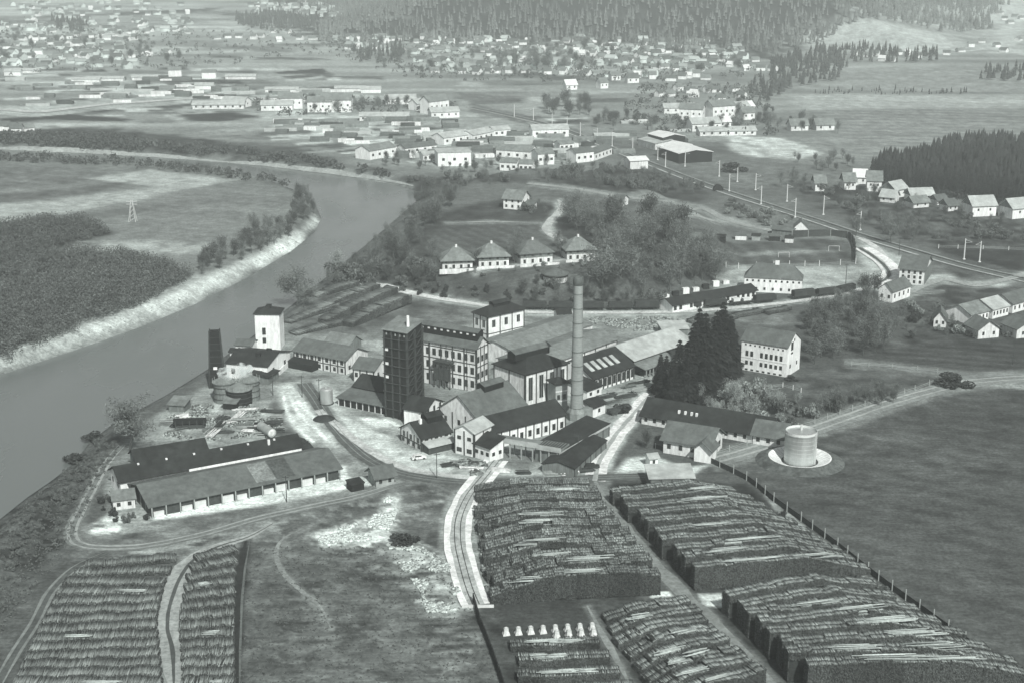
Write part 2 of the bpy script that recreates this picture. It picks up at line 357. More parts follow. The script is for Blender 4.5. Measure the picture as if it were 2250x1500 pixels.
paint([(1880, 520), (1950, 540), (2010, 570), (1990, 610), (1930, 640), (1890, 600)], 172, 3, 3, tex=.12)
paint([(1980, 632), (2050, 605), (2110, 600), (2100, 615), (2010, 640)], 178, 2, 2)
paint([(2110, 622), (2180, 616), (2260, 598), (2260, 612), (2180, 640), (2120, 640)], 188, 2, 2)
paint([(2060, 545), (2260, 548), (2260, 600), (2110, 610), (2070, 590)], 88, 3, 3)
paint([(1760, 400), (1900, 415), (2260, 470), (2260, 545), (2060, 545), (1900, 500), (1760, 455)], 100, 5, 4, tex=.3)
paint([(1900, 640), (2110, 620), (2260, 640), (2260, 780), (1880, 790), (1780, 700)], 96, 4, 4, tex=.22)
paint([(1880, 775), (2080, 752), (2260, 742), (2260, 815), (2100, 812), (1860, 792)], 90, 2, 2, tex=.06)
paint([(1480, 870), (1640, 830), (1760, 825), (1860, 800), (2060, 818), (2080, 850), (1880, 905), (1640, 985), (1560, 1005), (1440, 980)], 96, 3, 3, tex=.25)
paint([(1560, 700), (1700, 690), (1900, 660), (1780, 710), (1640, 720)], 118, 4, 4, tex=.25)
# --- dark field on the right with the tank
paint([(1560, 1012), (1800, 948), (2000, 885), (2110, 856), (2180, 848), (2260, 852), (3300, 930), (3300, 1640), (2400, 1620), (2260, 1500), (2000, 1320), (1800, 1165), (1640, 1052)], 94, 1.5, 1.5, tex=.08)
paint([(1610, 1010), (1750, 970), (1900, 960), (2120, 998), (2080, 1040), (1900, 1070), (1750, 1085), (1650, 1050)], 102, 7, 8, .7, tex=.25)
paint([(2080, 850), (2180, 815), (2260, 822), (2260, 856), (2160, 846), (2090, 862)], 158, 1.5, 1.5, tex=.15)
# --- works yard
paint([(330, 910), (480, 830), (600, 770), (640, 690), (700, 640), (790, 615), (900, 648), (1160, 690), (1520, 690), (1560, 760), (1460, 830), (1425, 890), (1318, 1052), (1060, 1058), (900, 1060), (740, 1085), (330, 1150), (235, 1150), (215, 1050), (290, 950)], 138, 3, 2, tex=.28, ts=9)
paint([(640, 650), (790, 618), (910, 650), (1160, 690), (1000, 720), (850, 740), (640, 730)], 112, 3, 3, tex=.25)
paint([(600, 850), (700, 835), (760, 900), (870, 985), (1000, 1015), (1060, 1040), (900, 1045), (760, 985), (690, 965), (620, 930)], 184, 3, 4, tex=.22)
paint([(640, 862), (700, 856), (765, 925), (850, 965), (850, 1000), (760, 965), (680, 930)], 196, 4, 5, .8, tex=.2)
for q, v in (([(623, 868), (630, 905), (650, 940), (690, 972)], 222), ([(636, 868), (655, 905), (695, 942), (720, 968)], 216), ([(652, 880), (690, 915), (738, 950)], 222), ([(668, 880), (705, 912), (742, 938)], 205)):
    paint(bandpx(q, 8), v, .5, .5, tex=.1)
paint([(780, 915), (850, 918), (885, 935), (830, 938)], 226, 1, 1)
paint([(340, 930), (420, 880), (570, 880), (600, 900), (560, 950), (450, 970), (350, 960)], 150, 3, 3, tex=.45, ts=4)
paint([(610, 860), (625, 930), (660, 960), (700, 985), (660, 985), (600, 950), (590, 890)], 104, 2, 2)
paint([(880, 985), (990, 1005), (1080, 1020), (1180, 1030), (1300, 1020), (1290, 1048), (1070, 1052), (940, 1040)], 184, 3, 3, tex=.2)
paint([(1380, 1005), (1440, 1000), (1500, 1022), (1560, 1020), (1520, 1052), (1360, 1050), (1345, 1040)], 205, 1.5, 1.5, tex=.1)
paint([(1300, 800), (1440, 790), (1425, 860), (1330, 900), (1290, 880)], 140, 3, 3, tex=.3)
paint([(1170, 690), (1300, 690), (1500, 690), (1480, 725), (1300, 700)], 148, 2, 2, tex=.3)
# --- foreground
paint([(-200, 1010), (120, 1050), (250, 955), (270, 980), (215, 1060), (160, 1180), (60, 1300), (-200, 1520)], 88, 3, 3, tex=.35)
paint([(330, 1145), (740, 1060), (900, 1062), (780, 1090), (560, 1135), (340, 1190), (180, 1190), (165, 1150)], 118, 2, 3, tex=.35)
paint([(335, 1132), (740, 1042), (830, 1050), (860, 1056), (600, 1105), (335, 1145)], 206, 1.2, 1.2, tex=.15)
paint([(160, 1205), (560, 1140), (900, 1062), (1050, 1062), (1000, 1180), (1040, 1330), (1110, 1560), (-200, 1560)], 98, 2, 2, tex=.22)
paint([(560, 1200), (860, 1190), (960, 1240), (1000, 1330), (1080, 1520), (540, 1520)], 97, 2, 3, tex=.3, ts=5)
for q in ([(250, 1150), (330, 1140), (350, 1160), (270, 1172)], [(330, 1170), (420, 1158), (460, 1170), (380, 1185)], [(300, 1195), (400, 1185), (420, 1200), (340, 1218)], [(420, 1165), (500, 1155), (520, 1170), (440, 1180)]):
    paint(q, 142, 1.5, 1)
paint([(690, 1178), (760, 1160), (830, 1130), (850, 1095), (870, 1090), (868, 1130), (850, 1170), (800, 1195), (720, 1196)], 196, 3, 2, tex=.35, ts=2)
paint([(880, 1215), (960, 1225), (1000, 1290), (1010, 1330), (940, 1350), (930, 1300), (890, 1260)], 176, 4, 4, .85, tex=.4, ts=3)
paint([(850, 1200), (900, 1190), (940, 1220), (900, 1235), (865, 1225)], 160, 4, 3, .8, tex=.4, ts=3)
paint([(540, 1200), (860, 1190), (1000, 1250), (1100, 1540), (520, 1540)], 118, 3, 3, .7, tex=.3, ts=4, patchy=.52)
paint([(160, 1205), (560, 1140), (900, 1062), (1050, 1062), (1000, 1180), (850, 1190), (560, 1210), (170, 1240)], 128, 2, 2, .75, tex=.35, ts=3, patchy=.47)
paint([(-100, 1100), (150, 1020), (230, 985), (200, 1080), (150, 1190), (40, 1330), (-100, 1450)], 112, 3, 3, .7, tex=.3, ts=3, patchy=.5)
paint([(230, 1200), (420, 1180), (560, 1140), (640, 1120), (600, 1150), (440, 1190), (260, 1235)], 150, 1, 1.5, .8, tex=.3, ts=3, patchy=.42)
paint([(680, 1178), (760, 1155), (830, 1125), (845, 1085), (875, 1085), (880, 1140), (860, 1185), (800, 1202), (710, 1202)], 200, 3, 2, .9, tex=.4, ts=2, patchy=.42)
paint([(840, 1190), (930, 1190), (1000, 1230), (1020, 1320), (1000, 1350), (930, 1360), (915, 1300), (870, 1250)], 185, 4, 3, .9, tex=.4, ts=2.5, patchy=.46)
paint([(640, 1190), (720, 1185), (840, 1200), (930, 1260), (900, 1300), (760, 1230)], 120, 4, 3, .8, tex=.4, ts=3, patchy=.5)
paint([(930, 1350), (1010, 1340), (1060, 1400), (1080, 1500), (900, 1500)], 130, 4, 4, .7, tex=.4, ts=3, patchy=.5)
paint([(728, 1025), (760, 1022), (770, 1050), (735, 1055)], 228, 1, 1); paint([(818, 1062), (876, 1052), (880, 1062), (830, 1072)], 215, .8, .8)
paint([(205, 1150), (240, 1125), (290, 1140), (245, 1175), (200, 1172)], 196, 1.5, 1, .9, tex=.3, ts=2, patchy=.36)
for i in range(70):
    x, y = random.uniform(550, 1060), random.uniform(1215, 1500); w = random.uniform(40, 150)
    paint([(x, y), (x+w, y-random.uniform(0, .06)*w), (x+w*.8, y+3), (x+5, y+random.uniform(2, 6))], random.choice([60, 66, 70, 112, 122, 132]), 1.2, 1.2, .55)
for i in range(46):
    x, y = random.uniform(1640, 2250), random.uniform(880, 1480)
    if y > 1010+(x-1560)*.72-30: continue
    w = random.uniform(60, 260); paint([(x, y), (x+w, y+w*.05), (x+w, y+w*.05+5), (x, y+4)], random.choice([70, 74, 90, 95]), 3, 3, .5)
for i in range(70):                        # worn and littered patches over the works yard
    x, y = random.uniform(330, 1050), random.uniform(870, 1050)
    if y < 1090-x*.35: continue
    w = random.uniform(12, 50); paint([(x, y), (x+w, y+w*.2), (x+w*1.1, y+w*.3+5), (x+w*.2, y+6)], random.choice([92, 105, 120, 190, 205, 215]), 1.0, 1.0, .6)
paint([(1040, 1065), (1310, 1065), (1460, 1320), (1700, 1520), (1120, 1520), (1060, 1320)], 84, 2, 2, tex=.25)
paint([(1340, 1055), (1640, 1060), (1930, 1275), (2250, 1520), (1720, 1520), (1500, 1300)], 78, 2, 2, tex=.25)
paint([(1085, 1330), (1320, 1320), (1340, 1380), (1110, 1400)], 84, 1, 1, tex=.06)
paint([(1530, 1302), (1590, 1300), (1592, 1335), (1540, 1330)], 196, 1, 1)
paint([(1430, 1300), (1470, 1298), (1480, 1310), (1430, 1312)], 214, .8, .8)
paint([(1660, 1062), (1730, 1118), (1800, 1178), (1925, 1275), (2020, 1345), (2120, 1415), (2260, 1505), (2240, 1520), (2100, 1420), (1990, 1340), (1900, 1275), (1780, 1185), (1700, 1118)], 146, 1.5, 1, tex=.3, ts=3)
ROADS, LINES = [], []
def rq(*a, **k): ROADS.append((a, k))
rq('loading_ramp', 'white ramp curving down between the works and the log stacks', [(1092, 1012), (1066, 1045), (1030, 1090), (1008, 1140), (1006, 1190), (1016, 1240), (1030, 1290), (1046, 1330)], 6.6, 182, .25, .08,
     [('kerb', -2.5, 1.6, 238), ('kerb', 2.5, 1.5, 238), ('rail', -.7, .22, 95), ('rail', .7, .22, 95)])
rq('road', 'white road running down from the works to the log yard', [(1432, 864), (1395, 905), (1350, 960), (1318, 1012), (1307, 1056)], 5.6, 228, .05, .12, [('wheel_rut', 0, 1.2, 176)])
rq('path', 'worn path between the two rows of tall log stacks', [(1307, 1056), (1330, 1104), (1400, 1190), (1472, 1272), (1545, 1342), (1640, 1440), (1730, 1535)], 3.2, 146, .05, .35)
rq('path', 'narrow path beside the low lumber piles', [(1290, 1330), (1320, 1385), (1350, 1440), (1390, 1515)], 1.6, 150, .05, .3)
rq('road', 'wide gravel road running past the tank', [(1560, 1014), (1680, 980), (1800, 938), (1950, 886), (2060, 855), (2140, 838), (2270, 828)], 8, 148, .05, .12, [('wheel_rut', 1.6, .9, 178), ('wheel_rut', -1.5, .9, 172)])
rq('road', 'side road joining the gravel road by the gardens', [(2200, 832), (2120, 826), (2000, 811), (1900, 800), (1855, 796)], 5, 140, .05, .15)
rq('dirt_track', 'rutted track looping round the end of the barns', [(268, 978), (238, 1012), (216, 1048), (200, 1080), (180, 1116), (164, 1150), (158, 1174), (168, 1192), (192, 1200), (260, 1203), (340, 1195), (450, 1172), (560, 1140), (680, 1113), (780, 1092), (860, 1068), (905, 1057)], 3.6, 132, .05, .25, [('wheel_rut', .9, .7, 168), ('wheel_rut', -.9, .7, 160)])
rq('dirt_track', 'rutted track along the edge of the low piles', [(235, 1215), (165, 1248), (112, 1300), (75, 1370), (30, 1440), (-20, 1530)], 3.2, 104, .05, .2, [('wheel_rut', .9, .7, 142), ('wheel_rut', -.9, .7, 142)])
rq('dirt_track', 'pale track with a grassy middle between the low piles', [(600, 1150), (545, 1180), (480, 1200), (428, 1228), (395, 1272), (373, 1330), (368, 1380), (380, 1430), (382, 1530)], 4.6, 168, .05, .3, [('grass_middle', 0, .8, 100)])
rq('path', 'straight dark path beside the low piles', [(540, 1188), (526, 1280), (519, 1400), (516, 1530)], 2.2, 74, .05, .2, [('wheel_rut', .9, .5, 116)])
rq('path', 'thin footpath curving across the rough ground', [(690, 1152), (626, 1180), (606, 1215), (620, 1255), (660, 1295), (705, 1335), (726, 1380)], 1.1, 148, .05, .3)
rq('railway_track', 'dark sweep of siding round the front of the works', [(668, 842), (690, 872), (716, 912), (760, 965), (812, 1010), (880, 1040), (980, 1056), (1060, 1060), (1180, 1056), (1300, 1050), (1420, 1046)], 4.4, 112, .05, .1, [('rail', .75, .22, 160), ('rail', -.75, .22, 160)])
rq('road', 'pale works road beside the siding', [(700, 900), (760, 950), (830, 1000), (900, 1030), (1000, 1045), (1060, 1050)], 2.8, 196, .05, .3)
rq('railway_track', 'main railway line curving across the valley', [(1035, 237), (1130, 257), (1210, 277), (1290, 305), (1370, 338), (1440, 365), (1520, 396), (1600, 424), (1700, 456), (1800, 488), (1890, 518), (1990, 548), (2120, 585), (2280, 622)], 9, 128, .12, .05, [('rail', -3.2, 1.1, 188), ('rail', 1.6, .9, 96), ('rail', 3.4, .8, 172)])
rq('railway_track', 'factory siding with a white ballast edge', [(1890, 524), (1925, 545), (1952, 578), (1957, 602), (1935, 622), (1880, 640), (1800, 655), (1700, 669), (1560, 682), (1450, 687), (1300, 688), (1150, 686), (1050, 670), (960, 656), (900, 644), (845, 629), (785, 617)], 3.4, 206, .12, .08)
rq('railway_track', 'white curved track bed by the station house', [(1905, 545), (1950, 574), (1972, 600), (1962, 618), (1925, 632)], 4.2, 240, .14, .05, [('rail', -3.4, 1.4, 118), ('rail', -5.6, 1.6, 225)])
rq('road', 'pale road across the meadow behind the villas', [(1160, 404), (1260, 415), (1370, 433), (1480, 445), (1540, 458), (1600, 485), (1690, 506), (1770, 516), (1890, 522)], 4.6, 166, .1, .1)
rq('path', 'garden lane in front of the villas', [(1038, 601), (1140, 584), (1240, 572), (1330, 563), (1405, 560)], 3.2, 184, .1, .15)
rq('path', 'white lane bending up between the trees', [(1246, 536), (1216, 520), (1200, 502), (1212, 484), (1236, 456), (1226, 440)], 4.2, 190, .1, .15)
rq('path', 'pale wall edge of the villa meadow', [(975, 491), (1080, 488), (1190, 491)], 2.2, 166, .1, .2)
rq('path', 'straight pale path across the meadow', [(1470, 487), (1560, 484), (1610, 486)], 2.4, 170, .1, .2)
rq('road', 'long pale road across the far plain', [(-40, 242), (20, 243), (80, 247), (150, 240), (240, 230), (330, 224), (440, 216)], 11, 196, .3, .2)
rq('path', 'pale gravel path along the far bank', [(-60, 325), (0, 327), (150, 332), (300, 342), (420, 351), (560, 361), (650, 371), (760, 384), (850, 398), (908, 410)], 3.6, 168, .3, .3)
rq('road', 'lane leading to the houses under the wood', [(1985, 648), (2070, 615), (2150, 628), (2260, 600)], 4, 170, .1, .2)
rq('path', 'lane above the gardens by the row houses', [(1915, 668), (1960, 655), (2010, 645), (2075, 640)], 2.2, 165, .1, .2)
for a_, k_ in ROADS:                       # worn verges beside each road, in the soil itself
    pts_, wd_, v_ = a_[2], a_[3], a_[4]
    for q in range(len(pts_)-1):
        P = at(*pts_[q]); w_ = wd_*FPX/np.linalg.norm(P-np.array([0, 0, CAM_H]))
        dx, dy = pts_[q+1][0]-pts_[q][0], pts_[q+1][1]-pts_[q][1]; n_ = math.hypot(dx, dy); fx, fy = -dy/n_*w_*.72, dx/n_*w_*.72*.5
        ex, ey = dx/n_*2, dy/n_*2
        paint([(pts_[q][0]+fx-ex, pts_[q][1]+fy-ey), (pts_[q+1][0]+fx+ex, pts_[q+1][1]+fy+ey), (pts_[q+1][0]-fx+ex, pts_[q+1][1]-fy+ey), (pts_[q][0]-fx-ex, pts_[q][1]-fy-ey)], v_*.9, .9, 1.0, .6, .15, 3)
def furrows(pts, period, ang, amp):         # drill and mowing lines of a field
    W = np.array([at(a, b)[:2] for a, b in pts]); m = sdf(W, GX, GY) > 0; c, s_ = math.cos(ang), math.sin(ang)
    q = (GX*c+GY*s_+1.2*(fbm(GX/40, GY/40, 2)-.5))/period; TONE[m] *= 1+amp*np.sin(6.2832*q[m])+amp*.9*(vnoise(q[m]*.7+9, 0*q[m]+3)-.5)*2
furrows([(1790, 955), (2110, 860), (2260, 856), (3300, 940), (3300, 1640), (2400, 1620), (2260, 1490), (2000, 1310), (1800, 1160), (1640, 1050)], 7.0, 1.0, .03)
furrows([(1880, 778), (2080, 755), (2260, 745), (2260, 812), (2100, 808)], 6.0, 1.3, .05)
furrows([(-200, 375), (430, 380), (640, 425), (686, 450), (640, 520), (300, 560), (-200, 480)], 11.0, 1.15, .018)
furrows([(1600, 525), (1850, 522), (1878, 575), (1600, 586)], 9.0, .1, .04); furrows([(930, 550), (980, 497), (1190, 494), (1230, 545)], 6.0, .5, .04)
furrows([(1740, 212), (2260, 212), (2260, 310), (1900, 350)], 16.0, 1.4, .04)
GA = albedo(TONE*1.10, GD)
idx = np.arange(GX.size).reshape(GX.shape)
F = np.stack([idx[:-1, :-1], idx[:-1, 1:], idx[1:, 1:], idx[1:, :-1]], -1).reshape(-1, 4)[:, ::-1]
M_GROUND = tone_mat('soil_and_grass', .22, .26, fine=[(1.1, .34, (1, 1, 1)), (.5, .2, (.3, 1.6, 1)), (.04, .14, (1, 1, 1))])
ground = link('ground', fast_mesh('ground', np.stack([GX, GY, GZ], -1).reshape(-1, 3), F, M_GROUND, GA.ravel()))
for p in ground.data.polygons[:0]: pass
ground.data.polygons.foreach_set('use_smooth', [True]*len(ground.data.polygons))
tag(ground, 'valley floor of fields, works yards and meadows', None, None, 'structure')
# --- river
wm_, nt, b = nodes('river_water'); b.inputs['Base Color'].default_value = (.108, .124, .120, 1); b.inputs['Roughness'].default_value = .22; b.inputs['Specular IOR Level'].default_value = .5
nz = nt.nodes.new('ShaderNodeTexNoise'); nz.inputs['Scale'].default_value = .35; nz.inputs['Detail'].default_value = 4
tc = nt.nodes.new('ShaderNodeTexCoord'); bp = nt.nodes.new('ShaderNodeBump'); bp.inputs['Strength'].default_value = .25; bp.inputs['Distance'].default_value = .3
nt.links.new(tc.outputs['Object'], nz.inputs['Vector']); nt.links.new(nz.outputs[0], bp.inputs['Height']); nt.links.new(bp.outputs[0], b.inputs['Normal'])
n2 = nt.nodes.new('ShaderNodeTexNoise'); n2.inputs['Scale'].default_value = 1; n2.inputs['Detail'].default_value = 5; mpw = nt.nodes.new('ShaderNodeMapping'); mpw.inputs['Scale'].default_value = (.05, .018, 1)
rw = nt.nodes.new('ShaderNodeMapRange'); rw.inputs[1].default_value = .35; rw.inputs[2].default_value = .65; rw.inputs[3].default_value = .14; rw.inputs[4].default_value = .34
nt.links.new(tc.outputs['Object'], mpw.inputs[0]); nt.links.new(mpw.outputs[0], n2.inputs['Vector']); nt.links.new(n2.outputs[0], rw.inputs[0]); nt.links.new(rw.outputs[0], b.inputs['Roughness'])
rx = RIVER; cx0, cy0 = rx.mean(0)
me = bpy.data.meshes.new('river'); me.from_pydata([(x, y, WATER_Z) for x, y in rx], [], [tuple(range(len(rx)))]); me.materials.append(wm_)
import bmesh
bm = bmesh.new(); bm.from_mesh(me); bmesh.ops.recalc_face_normals(bm, faces=bm.faces)
for f in bm.faces:
    if f.normal.z < 0: f.normal_flip()
bmesh.ops.triangulate(bm, faces=bm.faces[:]); bm.to_mesh(me); bm.free()
tag(link('river', me), 'broad grey river bending round the field', None, None, 'structure')
# --- roads, paths and tracks: sheets draped a little above the ground
def smooth_line(pts, step=4.0):
    P = np.array(pts, float)
    s = np.concatenate([[0], np.cumsum(np.linalg.norm(np.diff(P, axis=0), axis=1))]); out = []
    for i in range(len(P)-1):
        p0, p1, p2, p3 = P[max(i-1, 0)], P[i], P[i+1], P[min(i+2, len(P)-1)]; n = max(1, int((s[i+1]-s[i])/step))
        for k in range(n):
            t = k/n; out.append(.5*((2*p1)+(-p0+p2)*t+(2*p0-5*p1+4*p2-p3)*t*t+(-p0+3*p1-3*p2+p3)*t**3))
    out.append(P[-1]); return np.array(out)
def strip_mesh(name, W, wd, m, lift, rag=.12, off=0.0, taper=False):
    T = np.gradient(W, axis=0); T /= np.linalg.norm(T, axis=1, keepdims=True)+1e-9; Nn = np.stack([-T[:, 1], T[:, 0]], 1)
    k = len(W); i_ = np.arange(k); tp = np.clip(np.minimum(i_+1, k-i_)/9.0, .25, 1) if taper else np.ones(k)
    sx = i_*.33; a = 1+rag*3*(fbm(sx+W[0, 0], 0*sx+3, 3)-.5); b2 = 1+rag*3*(fbm(sx+W[0, 1], 0*sx+9, 3)-.5)
    Q = [W+Nn*(off+wd/2*a*tp)[:, None], W+Nn*off, W+Nn*(off-wd/2*b2*tp)[:, None]]
    V = np.concatenate([np.column_stack([q, height(q[:, 0], q[:, 1])+lift]) for q in Q])
    i = np.arange(k-1); F = np.concatenate([np.stack([i+k*j, i+k*(j+1), i+1+k*(j+1), i+1+k*j], 1) for j in (0, 1)])
    return fast_mesh(name, V, F, m)
NLIFT = [0]
def road(name, label, pts, wd, v, lift=.05, rag=.15, edges=None):
    D = float(np.linalg.norm(at(*pts[len(pts)//2])[:2])); a = float(albedo(v, D))
    W = smooth_line([at(*p)[:2] for p in pts], 2.0 if D < 700 else 5.0); NLIFT[0] += 1
    m = mat(f'{name}_surface_{int(v)}_{int(D/150)}', a, var=.34, scale=.8)
    o = tag(link(name, strip_mesh(name, W, wd, m, lift+.004*NLIFT[0], rag, taper=name in ('path', 'dirt_track'))), label, None, None, 'structure')
    for nm, off, w2, v2 in edges or []:
        m2 = mat(f'{nm}_tone_{int(v2)}_{int(D/150)}', float(albedo(v2, D)), var=.25, scale=.6)
        link(nm, strip_mesh(nm, W, w2, m2, lift+.004*NLIFT[0]+.06, .3, off, taper=name in ('path', 'dirt_track')), o)
    return W
for a_, k_ in ROADS: LINES.append(road(*a_, **k_))
# --- haze
hb = MB().box(-3600, 3600, -120, 8600, -9, 0); hb.v = [(x, y, z if z < -1 else 205) for x, y, z in hb.v]
hm = bpy.data.materials.new('valley_haze'); hm.use_nodes = True; nt = hm.node_tree; nt.nodes.clear()
pv = nt.nodes.new('ShaderNodeVolumePrincipled'); pv.inputs['Color'].default_value = (.93, 1, .985, 1); pv.inputs['Density'].default_value = SIGMA; pv.inputs['Anisotropy'].default_value = .2
ou = nt.nodes.new('ShaderNodeOutputMaterial'); nt.links.new(pv.outputs[0], ou.inputs['Volume'])
hz_o = obj('haze', hb, hm); tag(hz_o, 'thin spring haze filling the valley', None, None, 'stuff')

# ------------------------------------------------------------------ buildings
MC = {}
def bm_(key, fn, m):
    if key not in MC: MC[key] = fn().mesh(key[0], m)
    return MC[key]
def win_mesh(w, h, m=None):
    m = m or M_GLASS; w, h = round(w, 1), round(h, 1)
    return bm_(('window', w, h, m.name), lambda: MB().box(-w/2, w/2, -.07, .05, -h/2, h/2), m)
def frame_mesh(w, h, m):
    w, h = round(w, 1), round(h, 1)
    return bm_(('window', w, h, 'fr', m.name), lambda: MB().box(-w/2-.08, w/2+.08, -.05, .05, h/2, h/2+.08).box(-w/2-.08, w/2+.08, -.05, .05, -h/2-.08, -h/2).box(-w/2-.08, -w/2, -.05, .05, -h/2, h/2).box(w/2, w/2+.08, -.05, .05, -h/2, h/2).box(-.03, .03, -.09, .0, -h/2, h/2), m)
def onface(name, me, root, face, p, z, L, D, out=.03):
    if face == 'F': return link(name, me, root, (p, -out, z))
    if face == 'R': return link(name, me, root, (L+out, p, z), math.pi/2)
    if face == 'L': return link(name, me, root, (-out, p, z), -math.pi/2)
    return link(name, me, root, (p, D+out, z), math.pi)
def windows(root, L, D, face, n, z, w, h, m0=None, m1=None, frame=None, name='window', m=None, skip=()):
    ln = L if face in 'FB' else D; m0 = ln/(2*n) if m0 is None else m0; m1 = m0 if m1 is None else m1
    for i in range(n):
        if i in skip: continue
        p = m0+(ln-m0-m1)*(i/(n-1) if n > 1 else .5)
        if frame:
            o = onface(name, frame_mesh(w, h, frame), root, face, p, z, L, D)
            link('pane', bm_(('pane', round(w, 1), round(h, 1)), lambda: MB().box(-w/2, w/2, -.04, .04, -h/2, h/2), M_GLASS), o)
        else: onface(name, win_mesh(w, h, m), root, face, p, z, L, D)
def strips(root, L, D, H, face, n=0, bands=(), w=.36, m=None, name='pilaster', z0=0, ends=True):
    m = m or M_TIMB; ln = L if face in 'FB' else D
    for i in range(n):
        p = (w/2+(ln-w)*i/(n-1)) if n > 1 else ln/2
        onface(name, bm_((name, w, round(H-z0, 1), m.name), lambda: MB().box(-w/2, w/2, -.1, .06, 0, H-z0), m), root, face, p, z0, L, D)
    for z in bands:
        onface('wall_band', bm_(('wall_band', round(ln, 1), m.name, w), lambda: MB().box(-ln/2, ln/2, -.06, .05, -w*.4, w*.4), m), root, face, ln/2, z, L, D)
def roof_mb(kind, axis, L, D, H, rz, oh=.5, th=.22):
    mb = MB()
    if kind == 'gable':
        W, N = (D, L) if axis == 's' else (L, D); sl_ = rz/(W/2)
        prof = [(-oh, H-oh*sl_), (W/2, H+rz), (W+oh, H-oh*sl_), (W+oh, H-oh*sl_+th), (W/2, H+rz+th), (-oh, H-oh*sl_+th)]
        mb.prism(prof, 's' if axis == 's' else 't', -oh, N+oh)
    elif kind == 'hip':
        W, N = (D, L) if axis == 's' else (L, D); ins = min(N*.42, W*.5); lo = H-oh*rz/(W/2)
        e = [(-oh, -oh), (N+oh, -oh), (N+oh, W+oh), (-oh, W+oh)]; r = [(ins, W/2), (N-ins, W/2)]
        sw = (lambda p: p) if axis == 's' else (lambda p: (p[1], p[0]))
        v = [(*sw(p), lo+.03) for p in e]+[(*sw(p), lo+th) for p in e]+[(*sw(p), H+rz+th) for p in r]
        mb.add(v, [(3, 2, 1, 0), (0, 1, 5, 4), (1, 2, 6, 5), (2, 3, 7, 6), (3, 0, 4, 7), (4, 5, 9, 8), (5, 6, 9), (6, 7, 8, 9), (7, 4, 8)])
    elif kind == 'shed':
        sl_ = rz/D; prof = [(-oh, H-oh*sl_), (D+oh, H+rz+oh*sl_), (D+oh, H+rz+oh*sl_+th), (-oh, H-oh*sl_+th)]; mb.prism(prof, 's', -oh, L+oh)
    else: mb.box(-oh, L+oh, -oh, D+oh, H+.02, H+th+.1)
    return mb
def wall_mb(kind, axis, L, D, H, rz):
    mb = MB(); e = .04
    if kind == 'gable' and axis == 's': mb.prism([(0, -1), (D, -1), (D, H-e), (D/2, H+rz-e), (0, H-e)], 's', 0, L)
    elif kind == 'gable': mb.prism([(0, -1), (L, -1), (L, H-e), (L/2, H+rz-e), (0, H-e)], 't', 0, D)
    elif kind == 'shed': mb.prism([(0, -1), (D, -1), (D, H+rz-e), (0, H-e)], 's', 0, L)
    else: mb.box(0, L, 0, D, -1, H-(.3 if kind == 'hip' else 0))
    return mb
class B:
    def __init__(s, name, label, cat, A, Bp, H, za=None, D=None, C=None, g=None, roof='gable', axis='s', rz=2.5, rp=None, oh=.5, wm=M_WHITE, rm=M_RMID, group=None):
        za = H if za is None else za
        if g is None:
            g = 0.0
            for _ in range(3): m_ = (at(*A, g+za)+at(*Bp, g+za))/2; g = gz(m_[0], m_[1]); g = g if abs(g) > .25 else 0.0
            g = max(g, -1.5)
        a, b = at(*A, g+za), at(*Bp, g+za); u = (b-a)[:2]; L = float(np.linalg.norm(u)); u /= L; v = np.array([-u[1], u[0]])
        if C is not None:
            c = at(*C, g+za); D = float(np.dot((c-a)[:2], v))
        D = max(abs(D), 2.0); s.L, s.D, s.H, s.g, s.a, s.u, s.v = L, D, H, g, a[:2], u, v
        if rp is not None:
            side, py = rp; q = {'L': (0, D/2), 'R': (L, D/2), 'F': (L/2, 0), 'M': (L/2, D/2)}[side]
            rz = max(.4, zat(s.w(*q), py)-g-H)
        s.rz, s.kind, s.axis = rz, roof, axis
        s.root = thing(name, label, cat, (a[0], a[1], g), math.atan2(u[1], u[0]), group)
        obj('wall', wall_mb(roof, axis, L, D, H, rz), wm, s.root)
        s.roof = obj('roof', roof_mb(roof, axis, L, D, H, rz, oh), rm, s.root)
    def w(s, x, y, z=0): p = s.a+s.u*x+s.v*y; return np.array([p[0], p[1], s.g+z])
    def win(s, *a, **k): windows(s.root, s.L, s.D, *a, **k); return s
    def pil(s, face, n, bands=(), **k): strips(s.root, s.L, s.D, s.H, face, n, bands, **k); return s
    def chimney(s, x, y, h=1.6, w=.8, m=None):
        W = s.D if s.axis == 's' else s.L; q = y if s.axis == 's' else x
        zb = s.H+s.rz*(1-abs(q-W/2)/(W/2)) if s.kind in ('gable', 'hip') else s.H+s.rz*.5
        obj('chimney', MB().box(x-w/2, x+w/2, y-w/2, y+w/2, zb-1, zb+h), m or M_PALE, s.root); return s
    def monitor(s, x0, x1, wd, hh, rm=None, wm=None, rz=None, wn=0, name='roof_monitor', y=None):
        y = s.D/2 if y is None else y; zb = s.H+s.rz; rz = rz or wd*.2
        o = link(name, None, s.root, (x0, y-wd/2, zb-.6))
        me = wall_mb('gable', 's', x1-x0, wd, hh+.6, rz); me.v = [(a, b, max(c, -.6)) for a, b, c in me.v]
        obj('monitor_wall', me, wm or M_DARKW, o); obj('monitor_roof', roof_mb('gable', 's', x1-x0, wd, hh+.6, rz, .4), rm or M_RMID, o)
        for i in range(wn): link('vent_window', win_mesh(.8, .5, M_PALE), o, ((i+.5)*(x1-x0)/wn, -.03, .6+hh*.5))
        return s
